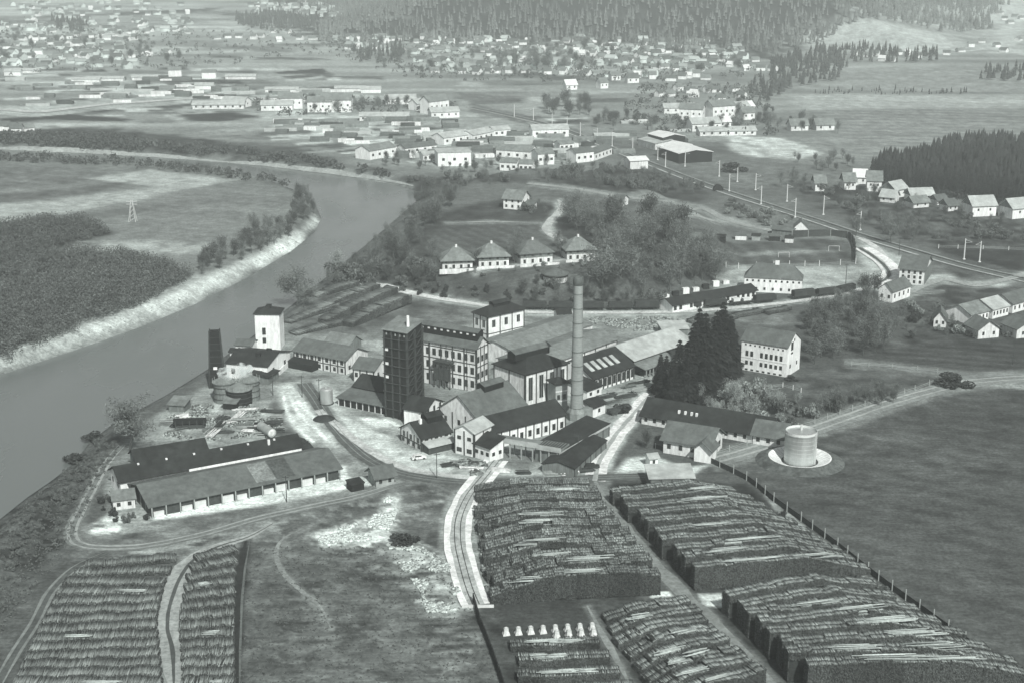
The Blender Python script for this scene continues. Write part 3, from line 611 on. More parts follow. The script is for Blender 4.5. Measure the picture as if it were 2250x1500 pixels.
# --- tall main building
H = hz((1045, 861), 764.8)
b = B('factory_building', 'tall half-timbered factory building in the middle of the works with a raised roof ridge', 'factory', (917.5, 743), (1046.6, 764.8), H, C=(1115, 760), rp=('R', 741), wm=M_PALE, rm=M_RMID, oh=.6)
b.pil('F', 6, (H-1.6, H*.62, H*.33)).pil('R', 4, (H-.4, H*.55))
b.win('F', 9, H*.76, 1.1, 2.0, frame=M_TIMB, m0=1.5).win('F', 9, H*.47, 1.1, 2.0, frame=M_TIMB, m0=1.5, skip=(3, 4)).win('F', 9, H*.17, 1.1, 2.0, frame=M_TIMB, m0=1.5, skip=(3,))
b.win('R', 3, H*.72, 1.0, 1.8, frame=M_TIMB).win('R', 3, H*.35, 1.0, 1.8, frame=M_TIMB)
b.monitor(-.4, b.L*.97, b.D*.5, 1.7, wn=9)
bal = obj('balcony', MB().box(b.L*.33, b.L*.62, -2.0, -.2, H*.53, H*.57).box(b.L*.33, b.L*.62, -2.0, -1.8, H*.18, H*.46).box(b.L*.32, b.L*.63, -2.3, -.02, H*.585, H*.60), M_TIMB, b.root)
for i in range(4): link('post', bm_(('post', 'bal'), lambda: MB().box(-.14, .14, -.14, .14, 0, H*.6), M_TIMB), b.root, (b.L*(.34+.09*i), -2.1, 0))
for p in (.15, .45, .8): link('drain_pipe', bm_(('drain_pipe', 1), lambda: MB().tube((0, 0, 0), (0, 0, H), .09, .09, 6), M_TIMB), b.root, (b.L*p+1.0, -.2, 0))
MAIN_B = b
# --- black timber tower at its left end
H = hz((896, 924), 730.7)
a, c_, e_ = at(844, 722.7, H), at(893, 730.7, H), at(917, 715, H)
t = B('elevator_tower', 'black timber tower with stepped ledges at the left end of the tall factory', 'tower', (844, 722.7), (893, 730.7), H, C=(917, 715), roof='shed', rz=1.6, wm=M_DARKW, rm=M_RGREY, oh=.7)
L, D = t.L, t.D
for x in (0, L/3, 2*L/3, L):
    link('post', bm_(('post', 'tw'), lambda: MB().box(-.2, .2, -.35, .05, 0, H), M_TIMB), t.root, (x, -.02, 0))
for y in (0, D/2, D): link('post', bm_(('post', 'tw2'), lambda: MB().box(-.05, .4, -.2, .2, 0, H), M_TIMB), t.root, (L+.02, y, 0))
for k in range(1, 10):
    z = H*k/10; o = obj('ledge', MB().box(-.5, L+.5, -.55, -.36, z, z+.18).box(L+.42, L+.6, -.35, D, z, z+.18), M_TIMB, t.root)
for k in range(10):
    z = H*k/10
    for j in range(2): obj('brace', MB().tube((L+.3, j*D/2, z), (L+.3, (j+1)*D/2, z+H/10), .11, .11, 4), M_TIMB, t.root)
for z in (.78, .62, .47): link('window', win_mesh(1.0, .8, M_WHITE), t.root, (.9, -.3, H*z))
for i in range(5): link('vent', win_mesh(.4, .7, M_GREYW), t.root, (L*(i+.5)/5, -.05, H-1.2))
obj('roof_cap', MB().tube((L*.8, D*.4, H+.8), (L*.8, D*.4, H+4.0), .45, .4, 8), M_WHITE, t.root)
# --- block behind
H = hz((1152, 753), 677)
b = B('factory_block', 'white block with black pilasters and a dark hipped roof behind the tall factory', 'building', (1071, 694.5), (1152, 677), H, C=(1029, 687), roof='hip', rz=2.2, rm=M_RDARK, oh=.7)
b.pil('F', 4, (H*.48, H*.96)).pil('L', 3, (H*.48, H*.96)).win('F', 3, H*.75, 1.3, 2.4, frame=M_GREYW).win('F', 3, H*.24, 1.3, 2.4, frame=M_GREYW).win('L', 2, H*.75, 1.3, 2.4, frame=M_GREYW).win('L', 2, H*.24, 1.3, 2.4, frame=M_GREYW)
b.monitor(b.L*.3, b.L*.72, b.D*.34, .7, rm=M_RDARK, rz=.5)
# --- boiler house
H = hz((1155, 901), 820.7)
b = B('boiler_house', 'pale hall with tall dark windows and a ridged dark roof left of the brick chimney', 'building', (1154, 820.7), (1247, 796), H, C=(1066.6, 802), roof='hip', rz=3.6, rm=M_RDARK, wm=M_PALE, oh=.6)
b.pil('F', 5, (H-.5,)).pil('L', 3, (H-.5,)).win('F', 4, H*.55, 1.5, H*.62, frame=M_GREYW)
b.monitor(b.L*.05, b.L*.85, b.D*.26, 1.0, rm=M_RMID)
# --- plain grey roof hall in front
b = B('workshop_hall', 'broad plain grey roof with a small ridge vent in front of the boiler house', 'building', (1053, 924), (1158, 890), 5.5, C=(985, 888), rp=('L', 868), rm=M_RMID, wm=M_PALE)
b.monitor(b.L*.45, b.L*.85, 3.2, 1.1, rm=M_RMID); b.win('L', 3, 3.0, 1.0, 1.5).pil('L', 4)
# --- long dark roof with pilastered wall
H = hz((1233, 946), 911)
b = B('workshop_wing', 'long low wing with a near-black roof and white wall divided by dark pilasters', 'building', (1064, 955), (1243, 909), H, D=10.5, rz=3.0, rm=M_RDARK, wm=M_WHITE)
b.pil('F', 11).win('F', 10, H*.4, 1.1, 1.8, m=M_GLASS).win('R', 3, H*.5, .9, 1.4)
# --- front house with gable
H = hz((926, 991.5), 962.6)
b = B('office_house', 'half-timbered house with a dark roof and white chimney at the front of the works', 'house', (926, 962.6), (991, 947.5), H, C=(866.5, 941.5), rp=('L', 927), rm=M_RDARK, wm=M_PALE)
b.pil('L', 4, (H*.45,)).pil('F', 4, (H*.5,)).win('L', 3, H*.72, 1, 1.4).win('L', 4, H*.25, 1.2, 1.0).win('F', 3, H*.75, 1.1, .9)
b.monitor(b.L*.45, b.L*.95, 3.6, 1.0, rm=M_RDARK).chimney(b.L*.25, b.D*.4, 1.5, .7, M_WHITE)
obj('lean_to', MB().prism([(-3.2, 0), (-.1, 0), (-.1, 2.6), (-3.2, 2.0)], 's', .3, b.L*.98), M_TIMB, b.root)
obj('lean_to_roof', MB().prism([(-3.7, 2.0), (-.1, 2.7), (-.1, 2.9), (-3.7, 2.2)], 's', 0, b.L), M_RPALE, b.root)
# --- gabled tower house beside it
H = hz((1042, 1003), 950)
b = B('gabled_house', 'tall narrow white house with a pale right roof slope beside the dark-roofed office', 'house', (998, 941), (1042, 951), H, D=8.5, axis='t', rp=('F', 933), rm=M_RPALE, wm=M_WHITE)
b.pil('F', 3).win('F', 2, H*.7, 1.2, 1.0).win('F', 2, H*.2, 1.6, 1.2).pil('R', 3).win('R', 2, H*.55, 1.2, 1.2)
H = hz((1075, 1014), 975)
b = B('porch_house', 'low white lean-to with a dark sloping roof at the foot of the gabled house', 'annex', (1042, 972), (1077, 984), H*.8, D=5, roof='shed', rz=1.6, rm=M_RDARK, wm=M_WHITE)
b.win('F', 3, H*.4, 1.0, 1.0).win('R', 2, H*.4, 1.0, 1.0)
# --- conveyor bridges
def deck(label, A, Bp, z, wd, th, posts, m=M_RGREY, ribs=0):
    a, q = at(*A, z), at(*Bp, z); u = (q-a)[:2]; L = float(np.linalg.norm(u)); u /= L
    r = thing('conveyor_bridge', label, 'bridge', (a[0], a[1], 0), math.atan2(u[1], u[0]))
    obj('deck', MB().box(0, L, 0, wd, z-th, z), m, r)
    obj('side_board', MB().box(0, L, -.12, -.01, z-th-.4, z+.5), M_RPALE, r)
    for i in range(posts):
        for y in (.3, wd-.3): link('post', bm_(('post', 'dk', round(z, 1)), lambda: MB().box(-.15, .15, -.15, .15, 0, z-th), M_POST), r, (L*(i+.5)/posts, y, 0))
    for i in range(ribs): link('cross_board', bm_(('cross_board', wd), lambda: MB().box(-.18, .18, .1, wd-.1, 0, .16), M_TIMB), r, (L*(i+.5)/ribs, 0, z))
deck('pale raised conveyor deck leading out of the long dark-roofed wing', (1083, 962), (1182, 977), 5.0, 3.6, .5, 4)
deck('ribbed raised loading deck over the coal sheds', (1178, 979), (1233, 988), 4.6, 5.5, .5, 3, ribs=9)
# --- coal sheds
b = B('coal_shed', 'long black-roofed shed below the chimney, the upper of two', 'shed', (1227, 994), (1339, 931), 3.6, C=(1197, 971), roof='shed', rz=.9, rm=M_RDARK, wm=M_WOODW, oh=.3)
obj('eave_board', MB().box(-.3, b.L+.3, -.5, -.33, 3.2, 3.75), M_RPALE, b.root)
b.pil('F', 9, w=.3)
b = B('coal_shed', 'low black-roofed shed beside the white road, the lower of two', 'shed', (1262, 1029), (1332, 967), 2.4, C=(1203, 1008), roof='gable', rz=1.2, rm=M_RDARK, wm=M_WOODW, oh=.3)
b.pil('F', 7, w=.3)
# --- hopper tower by the chimney
H = hz((1238, 906), 844)
b = B('hopper_house', 'narrow concrete hopper with a dark cap against the left of the chimney', 'hopper', (1221, 842), (1247, 838), H, D=4.5, roof='hip', rz=1.0, rm=M_RDARK, wm=M_GREYW, oh=.7)
b.pil('F', 0, (H*.35, H*.7), w=.5, m=M_PALE).win('F', 2, H*.5, .9, 1.4)
# --- brick chimney
P = at(1267, 919); ch = thing('factory_chimney', 'tall tapering brick chimney stack rising above the works', 'chimney', P)
Hc = hz((1267, 919), 608); prof = [(1.95, 0), (1.9, 1), (1.72, Hc*.3), (1.5, Hc*.62), (1.3, Hc*.94)]
obj('shaft', MB().lathe(prof, 28), M_BRICK, ch, True)
obj('cap', MB().lathe([(1.3, Hc*.94), (1.55, Hc*.952), (1.55, Hc*.975), (1.4, Hc*.985), (1.4, Hc), (1.0, Hc), (.9, Hc-2)], 28), mat('sooty_brick', .09, var=.25), ch, True)
for k in range(9): obj('iron_band', MB().lathe([(1.9-.07*k+.0, Hc*(.08+.1*k)), (1.965-.069*k, Hc*(.08+.1*k)), (1.96-.069*k, Hc*(.08+.1*k)+.25), (1.85-.07*k, Hc*(.08+.1*k)+.25)], 28), mat('dull_iron', .13), ch)
obj('plinth', MB().lathe([(2.9, -1), (2.9, 2.2), (2.4, 3.0), (1.9, 3.6)], 8), mat('plinth_brick', .2), ch)
obj('flue', MB().box(1.0, 4.6, -1.2, 1.4, -1, 3.4), mat('plinth_brick', .2), ch)
# --- skylight hall to its right
b = B('machine_hall', 'dark-roofed hall with a row of pale skylights right of the chimney', 'building', (1305, 832), (1394, 803), hz((1402, 831), 803), D=17, rp=('R', 762), rm=M_RDARK, wm=M_WHITE)
b.pil('F', 10, w=.5).win('F', 9, b.H*.5, 1.2, b.H*.62).pil('R', 4, (b.H,)).win('R', 3, b.H*.5, 1, 1.8)
th = math.atan2(b.rz, b.D/2)
for i in range(5):
    o = link('skylight', bm_(('skylight', 1), lambda: MB().box(-.8, .8, -2.0, 2.0, 0, .16), M_RPALE), b.root, (b.L*(.12+.155*i), b.D*.24, b.H+b.rz*.48+.25)); o.rotation_euler = (th, 0, 0)
b = B('yard_annex', 'low annex with a dark roof and pale corner below the skylight hall', 'annex', (1290, 858), (1322, 846), 3.0, D=8, roof='shed', rz=1.2, rm=M_RDARK, wm=M_WHITE); b.win('F', 2, 1.6, 1, 1)
b = B('yard_hut', 'small dark-roofed hut with white walls at the right foot of the chimney', 'hut', (1303, 895), (1330, 884), 3.2, D=6, rz=1.2, rm=M_RDARK, wm=M_WHITE); b.win('F', 1, 1.7, .9, 1.1)
# --- pale big roofs behind
b = B('storage_hall', 'wide faded grey roof with a dark eave behind the skylight hall', 'building', (1182, 808), (1356, 745), 5.2, C=(1128, 775), rz=1.8, rm=M_RGREY, wm=M_PALE, oh=.6); b.pil('F', 8)
b = B('storage_hall', 'second faded grey roof behind the chimney, beyond the first', 'building', (1128, 772), (1302, 712), 5.0, D=16, rz=2.0, rm=M_RGREY, wm=M_PALE, oh=.5)
b = B('drying_shed', 'long open shed with a pale patched roof between the works and the dark spruces', 'shed', (1393, 790), (1516, 748), 5.0, C=(1329, 766), rz=3.2, rm=M_RPALE, wm=M_TIMB, oh=.8)
obj('lower_roof', MB().prism([(-5.5, 2.8), (-.2, 3.9), (-.2, 4.1), (-5.5, 3.0)], 's', -1, b.L*.55), M_RGREY, b.root)
for i in range(9): link('post', bm_(('post', 'ds'), lambda: MB().box(-.15, .15, -.15, .15, 0, 2.85), M_POST), b.root, (b.L*.06*i, -5.1, 0))
b = B('yard_hut', 'pale flat-roofed hut below the wagons near the spruce tops', 'hut', (1456, 724), (1512, 722), 2.6, D=7, roof='shed', rz=.8, rm=M_RPALE, wm=M_WOODW)
b = B('transformer_house', 'narrow white transformer house with a dark band by the siding behind the chimney', 'hut', (1226, 690), (1254, 688), hz((1240, 710), 689), D=5, rz=1.2, rm=M_RDARK, wm=M_WHITE); b.win('F', 1, 2.6, .8, 1.6)
# --- left part of the works
H = hz((645, 800), 769)
b = B('store_building', 'long two-storey building with seven white bays left of the black tower', 'building', (645, 769.5), (759, 791), H, C=(812, 772), rz=2.6, rm=M_RMID, wm=M_PALE, oh=.6)
b.pil('F', 8, (H*.5,)).win('F', 7, H*.77, 1, 1.3, frame=M_TIMB).win('F', 7, H*.25, 1, 1.3).win('R', 3, H*.4, 1, 1.3)
obj('lean_to', MB().prism([(-3.6, -1), (-.12, -1), (-.12, 2.9), (-3.6, 2.2)], 's', .1, b.L*.48), M_DARKW, b.root)
b = B('store_building', 'smaller grey-roofed building between the seven-bay store and the black tower', 'building', (775, 808), (822, 814), 4.2, C=(850, 793), rz=2.2, rm=M_RMID, wm=M_PALE); b.pil('F', 4).win('F', 3, 2.2, 1, 1.4).win('R', 2, 2.2, 1, 1.4)
H = hz((750, 893), 872)
b = B('cart_shed', 'dark two-tier shed with eight open bays at the foot of the black tower', 'shed', (743, 872.5), (852, 894), H*.8, C=(757, 850), D=None, roof='shed', rz=1.2, rm=M_RMID, wm=M_DARKW, oh=.6)
b.pil('F', 9, w=.3, m=M_PALE, name='bay_post')
o = obj('upper_roof', MB().prism([(b.D*.75, H*.8+1.6), (b.D*.75+5.5, H*.8+4.4), (b.D*.75+11, H*.8+1.6), (b.D*.75+11, H*.8+1.4), (b.D*.75, H*.8+1.4)], 's', 0, b.L+.6), M_RDARK, b.root)
obj('upper_wall', MB().box(.4, b.L+.2, b.D+.1, b.D+8, -1, H*.8+1.3), M_DARKW, b.root)
b = B('side_house', 'small house with a white glazed gable tucked under the black tower', 'house', (934, 904), (973, 881), 5.0, D=7, axis='t', rz=2.4, rm=M_RDARK, wm=M_WHITE); b.win('F', 3, 4.6, 1.0, 1.5).win('F', 3, 2.0, 1.0, 1.5)
b = B('small_house', 'small house with a faded roof and dark gable behind the seven-bay store', 'house', (716, 748), (768, 757), 3.2, C=(797, 747), rz=2.2, rm=M_RGREY, wm=M_WOODW); b.win('F', 3, 1.7, .9, 1.1)
# --- white tower and pump house on the bank
H = hz((561, 768), 689)
b = B('water_tower', 'square white tower with a low dark roof standing on the river bank', 'tower', (559, 689.5), (613, 690), H, D=7.5, roof='hip', rz=1.5, rm=M_RDARK, oh=.5)
b.win('F', 1, H*.52, 1.2, 2.4, m0=2.6, m1=5).win('F', 1, H*.27, 1.2, 1.8, m0=2.6, m1=5); obj('roof_hatch', MB().box(b.L*.4, b.L*.6, b.D*.35, b.D*.65, H+1.0, H+2.2), M_RDARK, b.root)
H2 = hz((588, 838), 806)
b = B('pump_house', 'broad building with a near-black roof and white end wall below the white tower', 'building', (497, 797), (587, 805), H2, C=(520, 762), roof='gable', axis='s', rz=2.2, rm=M_RDARK, wm=M_WHITE, oh=.4)
b.win('F', 3, H2*.5, 1.3, 1.8).win('R', 2, H2*.5, 1.2, 1.6)
for x, y in ((.62, .3), (.7, .62), (.42, .55)): obj('roof_hatch', MB().box(b.L*x-.8, b.L*x+.8, b.D*y-.4, b.D*y+.4, H2+.5, H2+b.rz+.4), M_RDARK, b.root)
b = B('bank_hut', 'grey-roofed hut with pale wall behind the black-roofed pump house', 'hut', (517, 757), (552, 759), 3.0, D=6, rz=1.2, rm=M_RMID, wm=M_PALE); b.win('F', 2, 1.6, .8, 1)
b = B('bank_hut', 'tiny white hut at the water side of the pump house', 'hut', (505, 772), (518, 773), 2.4, D=3, rz=.7, rm=M_RDARK, wm=M_WHITE)
b = B('yard_shed', 'dark lean-to shed against the white wall of the pump house', 'shed', (590, 829), (612, 814), 2.4, D=6, roof='shed', rz=.8, rm=M_RDARK, wm=M_WOODW)
# low white yard wall
w0, w1 = at(640, 800), at(592, 842); d = (w1-w0)[:2]; ln = float(np.linalg.norm(d))
wl = tag(obj('yard_wall', MB().box(0, ln, -.2, .2, -.5, 1.8), M_WHITE), 'low white yard wall running down from the seven-bay store', 'wall'); wl.location = w0; wl.rotation_euler = (0, 0, math.atan2(d[1], d[0]))
# --- cooling tower
H = hz((478, 852), 730); P = at(478, 848); k = np.linalg.norm(P)/FPX
ct = thing('cooling_tower', 'black tapering timber cooling tower on the river bank beside the steaming vats', 'tower', P, .12)
wb, wt = 17*k, 11*k
obj('cladding', MB().add([(-wb, -wb*.8, -1), (wb, -wb*.8, -1), (wb, wb*.8, -1), (-wb, wb*.8, -1), (-wt, -wt*.8, H), (wt, -wt*.8, H), (wt, wt*.8, H), (-wt, wt*.8, H)], [(3, 2, 1, 0), (4, 5, 6, 7), (0, 1, 5, 4), (1, 2, 6, 5), (2, 3, 7, 6), (3, 0, 4, 7)]), M_DARKW, ct)
for i in range(1, 9):
    z = H*i/9; r = wb+(wt-wb)*(z/H)+.12; obj('ledge', MB().box(-r, r, -r*.8, r*.8, z, z+.15), M_TIMB, ct)
for sx in (-1, 1):
    for sy in (-1, 1): obj('corner_post', MB().tube((sx*wb, sy*wb*.8, 0), (sx*wt, sy*wt*.8, H+.3), .22, .18, 4), M_TIMB, ct)
link('hatch', win_mesh(1.2, .9, M_WHITE), ct, (-.2, -wb*.72-.25, H*.36))
# --- steaming vats
for (px, py, rr, hh, lab, mm) in ((494, 880, 25, 6.0, 'pale-lidded round wooden vat beside the cooling tower, left one at the back', M_WOODW), (548, 876, 25, 6.0, 'round wooden vat under the pump house, the right one at the back', M_WOODW), (527, 885, 29, 4.6, 'dark round vat with a pale conical lid in front of the other two', M_DARKW)):
    P = at(px, py); k = np.linalg.norm(P)/FPX; r = rr*k; v = thing('vat', lab, 'vat', P)
    obj('staves', MB().lathe([(r*.98, -.5), (r*.94, hh)], 28), mm, v)
    obj('lid', MB().lathe([(r*1.06, hh), (r*1.06, hh+.3), (r*.5, hh+1.2), (.4, hh+1.9), (0, hh+1.9)], 28), M_RGREY, v)
    for z in (.2, .5, .8): obj('hoop', MB().lathe([(r*.975, hh*z), (r*1.01, hh*z), (r*1.01, hh*z+.2), (r*.97, hh*z+.2)], 28), M_TIMB, v)
    for i in range(14):
        q = 2*math.pi*i/14; link('rail_post', bm_(('rail_post', 1), lambda: MB().box(-.06, .06, -.06, .06, 0, 1.0), M_POST), v, (r*1.02*math.cos(q), r*1.02*math.sin(q), hh+.25))
# --- white upright tank
P = at(718, 886); k = np.linalg.norm(P)/FPX; r = 14.5*k; H = hz((718, 884), 850)
v = thing('storage_tank', 'small upright white steel tank on the pale yard left of the open bays', 'tank', P)
obj('shell', MB().lathe([(r, 0), (r, H*.93), (r*.8, H), (0, H+.2)], 28), M_METAL, v, False); obj('base_ring', MB().lathe([(r*1.15, -.3), (r*1.15, .3), (r, .3)], 28), M_TIMB, v)
obj('hatch', MB().box(-.3, .3, -.3, .3, H, H+.6), M_POST, v)
# --- small pale huts in the yard
b = B('yard_hut', 'tiny pale-roofed hut left of the vats at the top of the bank', 'hut', (370, 888), (404, 890), 2.2, D=5, roof='shed', rz=.8, rm=M_RGREY, wm=M_WOODW)
b = B('yard_hut', 'tiny pale-roofed hut in front of the dark vat', 'hut', (490, 884), (517, 886), 2.0, D=3, roof='shed', rz=.6, rm=M_RGREY, wm=M_DARKW)
# --- boiler lying in the yard
P = at(586, 955); v = thing('old_boiler', 'pale cylindrical boiler lying on its side above the long barns', 'boiler', P, math.radians(-55))
obj('drum', MB().tube((-3.6, 0, 1.7), (3.6, 0, 1.7), 1.3, 1.3, 18), M_GREYW, v); obj('end_plate', MB().tube((3.6, 0, 1.7), (3.9, 0, 1.7), 1.1, .7, 18), M_PALE, v)
for x in (-2.2, 2.2): link('cradle', bm_(('cradle', 1), lambda: MB().box(-.3, .3, -1.4, 1.4, 0, .8), M_TIMB), v, (x, 0, 0))
# --- long barns
H = hz((331, 1136), 1110)
b = B('long_barn', 'long open-fronted barn with a grey patched roof, the nearest of three', 'barn', (331, 1110), (744, 1027), H, C=(287, 1062), rp=('L', 1064), rm=M_RMID, wm=M_TIMB, oh=.9)
LB = b
for i in range(15): link('post', bm_(('post', 'lb'), lambda: MB().box(-.14, .14, -.14, .14, 0, H-.2), M_POST), b.root, (b.L*i/14, -.75, 0))
for i in range(14):
    if i % 3 != 1: link('pale_stack', bm_(('pale_stack', i % 2), lambda: MB().box(-1.3-.3*(i % 2), 1.3, -.5, -.05, .1, H*(.45+.15*(i % 2))), M_CONC), b.root, (b.L*(i+.5)/14, 0, 0))
ang = math.atan2(b.rz, b.D/2)
for x0, x1, mm in ((.55, .655, M_RPALE), (.66, .76, mat('mossy_roof', .075, var=.5, scale=1.2))):
    y0, y1 = .2, b.D/2-.5; f_ = lambda y: H+b.rz*y/(b.D/2)+.26
    obj('roof_patch', MB().add([(b.L*x0, y0, f_(y0)), (b.L*x1, y0, f_(y0)), (b.L*x1, y1, f_(y1)), (b.L*x0, y1, f_(y1))], [(0, 1, 2, 3)]), mat('patched_tiles', .2, var=.45, scale=1.5) if mm is M_RPALE else mm, b.root)
for y in (.25, .5, .75): link('gable_board', bm_(('gable_board', y), lambda: MB().box(-.1, .1, -.09, .02, 0, H+b.rz*.5), M_POST), b.root, (-.04, b.D*y, 0), -math.pi/2)
H = 4.2
b = B('long_barn', 'long barn with a black roof and white left gable, the middle one of three', 'barn', (264, 1057), (664, 983), H, C=(243, 1031), rz=2.4, rm=M_RDARK, wm=M_WHITE, oh=.6)
b.win('L', 2, 2.6, .9, 1.3)
for i in range(6): b.chimney(b.L*(.12+.15*i), b.D*.42, .5, .5, M_PALE)
b.chimney(b.L*.83, b.D*.3, 1.5, .6, M_WHITE)
obj('pale_eave', MB().box(b.L*.36, b.L*.99, -.75, -.62, H-.5, H+.1), M_WHITE, b.root)
b = B('long_barn', 'short black-roofed barn under the bare tree, the furthest of three', 'barn', (299, 1012), (455, 986), 3.6, C=(290, 994), rz=2.0, rm=M_RDARK, wm=M_WOODW, oh=.5)
b = B('low_shed', 'narrow black-roofed lean-to between the two long barns', 'shed', (590, 1014), (694, 992), 2.6, D=4, roof='shed', rz=1, rm=M_RDARK, wm=M_WOODW, oh=.3)
b = B('side_hut', 'pale-roofed hut at the left end of the nearest long barn', 'hut', (248, 1099), (296, 1093), 2.6, D=6, rz=1.4, rm=M_RGREY, wm=M_PALE, oh=.4); b.win('F', 2, 1.4, .9, 1.0)
b = B('crossing_hut', 'small grey-roofed hut by the railway at the right end of the barns', 'hut', (826, 1048), (866, 1041), 2.8, D=5.5, rz=1.8, rm=M_RMID, wm=M_GREYW, oh=.8); b.win('F', 2, 1.5, .8, 1.1)
b = B('trailer_shed', 'tiny black shed on the track below the crossing hut', 'shed', (772, 1066), (800, 1060), 1.8, D=3, roof='shed', rz=.4, rm=M_RDARK, wm=M_DARKW, oh=.2)
# --- depot and shed by the wagons
H = hz((1762.7, 647), 614.7)
b = B('depot', 'big white depot with a plain grey hipped roof by the wagons', 'building', (1636, 608), (1762.7, 614.7), H, C=(1778.7, 605), roof='hip', rz=3.6, rp=('M', 580), rm=M_RMID, oh=.3)
b.win('F', 10, H*.78, .7, .8).win('F', 7, H*.25, .8, 1.0).win('R', 3, H*.7, .7, .8).chimney(b.L*.55, b.D*.55, 1.6, 1.6, M_WHITE)
b = B('goods_shed', 'very long low shed with a black roof and white wall running beside the wagons', 'shed', (1478, 670), (1661, 637), 3.2, D=7.5, rz=1.6, rm=M_RDARK, wm=M_WHITE, oh=.8)
b.win('F', 16, 1.7, 1.3, 1.6, skip=(2, 5, 6, 11))
for i in range(7):
    pq = at(1462+22*i, 655-5.2*i); c = tag(obj('crate', MB().box(-1.3, 1.3, -.8, .8, -.1, 1.4+.4*(i % 3)), [M_PALE, M_DARKW, M_WHITE][i % 3]), None, 'crate', 'boxes stacked behind the goods shed'); c.location = pq; c.rotation_euler = (0, 0, .3)
    c['label'] = f"{['pale', 'dark', 'white'][i % 3]} box, {ORD[i]} from left in the line behind the long goods shed"
# --- manor by the spruces
H = hz((1732, 828), 762.7)
b = B('manor_house', 'tall white three-storey house with a steep grey roof beside the dark spruces', 'house', (1630, 746.5), (1731, 763), H, C=(1770, 747), rp=('R', 731), rm=M_RMID, wm=M_WHITE, oh=.35)
b.win('F', 8, H*.59, .9, 1.7, m0=2, skip=(2,)).win('F', 8, H*.28, .9, 1.3, m0=2, skip=(2,)).win('F', 9, H*.88, .5, .5, m0=1.5).win('F', 7, H*.05, .9, .5, m0=2)
b.win('R', 1, H*.95, 1.7, 2.6, m0=b.D*.28, m1=b.D*.6).win('R', 1, H*.72, 1.4, .6, m0=b.D*.28, m1=b.D*.6).win('R', 2, H*.3, .8, 1.2).win('R', 1, H+b.rz*.35, .6, .9)
b.pil('F', 0, (H*.44,), m=M_PALE)
# --- long low houses below the garden
b = B('long_house', 'long low house with a near-black roof along the lower edge of the garden', 'house', (1410, 910), (1688, 958), 2.8, D=11, rz=3.6, rm=M_RDARK, wm=M_PALE, oh=.7); b.win('F', 14, 1.6, .9, 1.2)
for i in (.28, .33, .38, .42): b.chimney(b.L*i, b.D*.2, 1.0, .6, M_PALE)
b = B('garden_house', 'house with a grey roof and white gable front in front of the long low house', 'house', (1458, 962), (1560, 978), 4.2, D=11, rz=3.2, rm=M_RMID, wm=M_PALE, oh=.9); b.win('F', 4, 2.2, 1, 1.4).win('R', 2, 2.4, 1.6, 1.2)
obj('porch_roof', roof_mb('gable', 't', 5, 6, 4.2, 2.2, .5), M_RMID, b.root).location = (b.L*.72, -3.0, -.4); obj('porch_wall', wall_mb('gable', 't', 4.6, 5, 4.1, 2.0), M_WHITE, b.root).location = (b.L*.73, -2.4, -.4)
b = B('garden_house', 'small house with a pale gable left of the steel tank', 'house', (1655, 952), (1722, 962), 3.0, D=9, rz=2.8, rm=M_RMID, wm=M_PALE, oh=.8); b.win('F', 3, 1.6, 1, 1.2)
b = B('open_shed', 'low pale sheet roof on the bright yard above the right-hand log stacks', 'shed', (1428, 1051), (1525, 1049), 3.0, D=7.5, roof='shed', rz=.8, rm=M_RPALE, wm=M_WOODW, oh=.4)
b.pil('F', 5, w=.3)
b = B('weigh_hut', 'tiny white hut on the bright ground beside the white road', 'hut', (1428, 1006), (1446, 1004), 2.6, D=3, rz=.7, rm=M_RPALE, wm=M_WHITE); b.win('F', 1, 1.5, .7, .9)
# --- steel tank with its ring
P = at(1757, 1012); k = np.linalg.norm(P)/FPX; r = 36.5*k; H = hz((1757, 1012), 951)
v = thing('fuel_tank', 'large upright steel tank standing in a white ring on the dark field', 'tank', P)
obj('shell', MB().lathe([(r, -.4), (r, H), (r*1.03, H), (r*1.03, H+.3), (r*.98, H+.3), (0, H+1.0)], 48), M_METAL, v)
for z in range(1, 7): obj('seam', MB().lathe([(r*1.0, H*z/7), (r*1.006, H*z/7), (r*1.006, H*z/7+.1), (r, H*z/7+.1)], 48), mat('steel_seam', .42, rough=.45), v)
obj('roof_rail', MB().lathe([(r*.97, H+.3), (r*.97, H+.9), (r*.96, H+.9), (r*.96, H+.3)], 32), M_STEEL, v)
obj('vent', MB().tube((0, 0, H+.9), (0, 0, H+2.4), .3, .3, 8), M_STEEL, v)
obj('ladder', MB().box(-.35, -.28, -r-.25, -r-.05, 0, H+.8).box(.28, .35, -r-.25, -r-.05, 0, H+.8), M_STEEL, v).rotation_euler = (0, 0, .9)
ring = obj('basin_wall', MB().lathe([(r*1.15, .05), (r*1.88, 1.35), (r*1.96, 1.35)], 48), M_WHITE, v)
for i in range(36):
    q = 2*math.pi*i/36; o = link('joint', bm_(('joint', 1), lambda: MB().add([(r*1.16, -.04, .10), (r*1.16, .04, .10), (r*1.87, .05, 1.38), (r*1.87, -.05, 1.38)], [(0, 1, 2, 3)]), M_GREYW), v); o.rotation_euler = (0, 0, q)
eb = obj('earth_bank', MB().lathe([(r*1.95, 1.33), (r*2.1, 1.3), (r*2.9, -.25)], 64), mat('bank_grass', .09, var=.5, scale=.9)); eb.location = P; tag(eb, 'circular earth bank round the white ring of the steel tank', None, None, 'structure')
M_SEL = 0
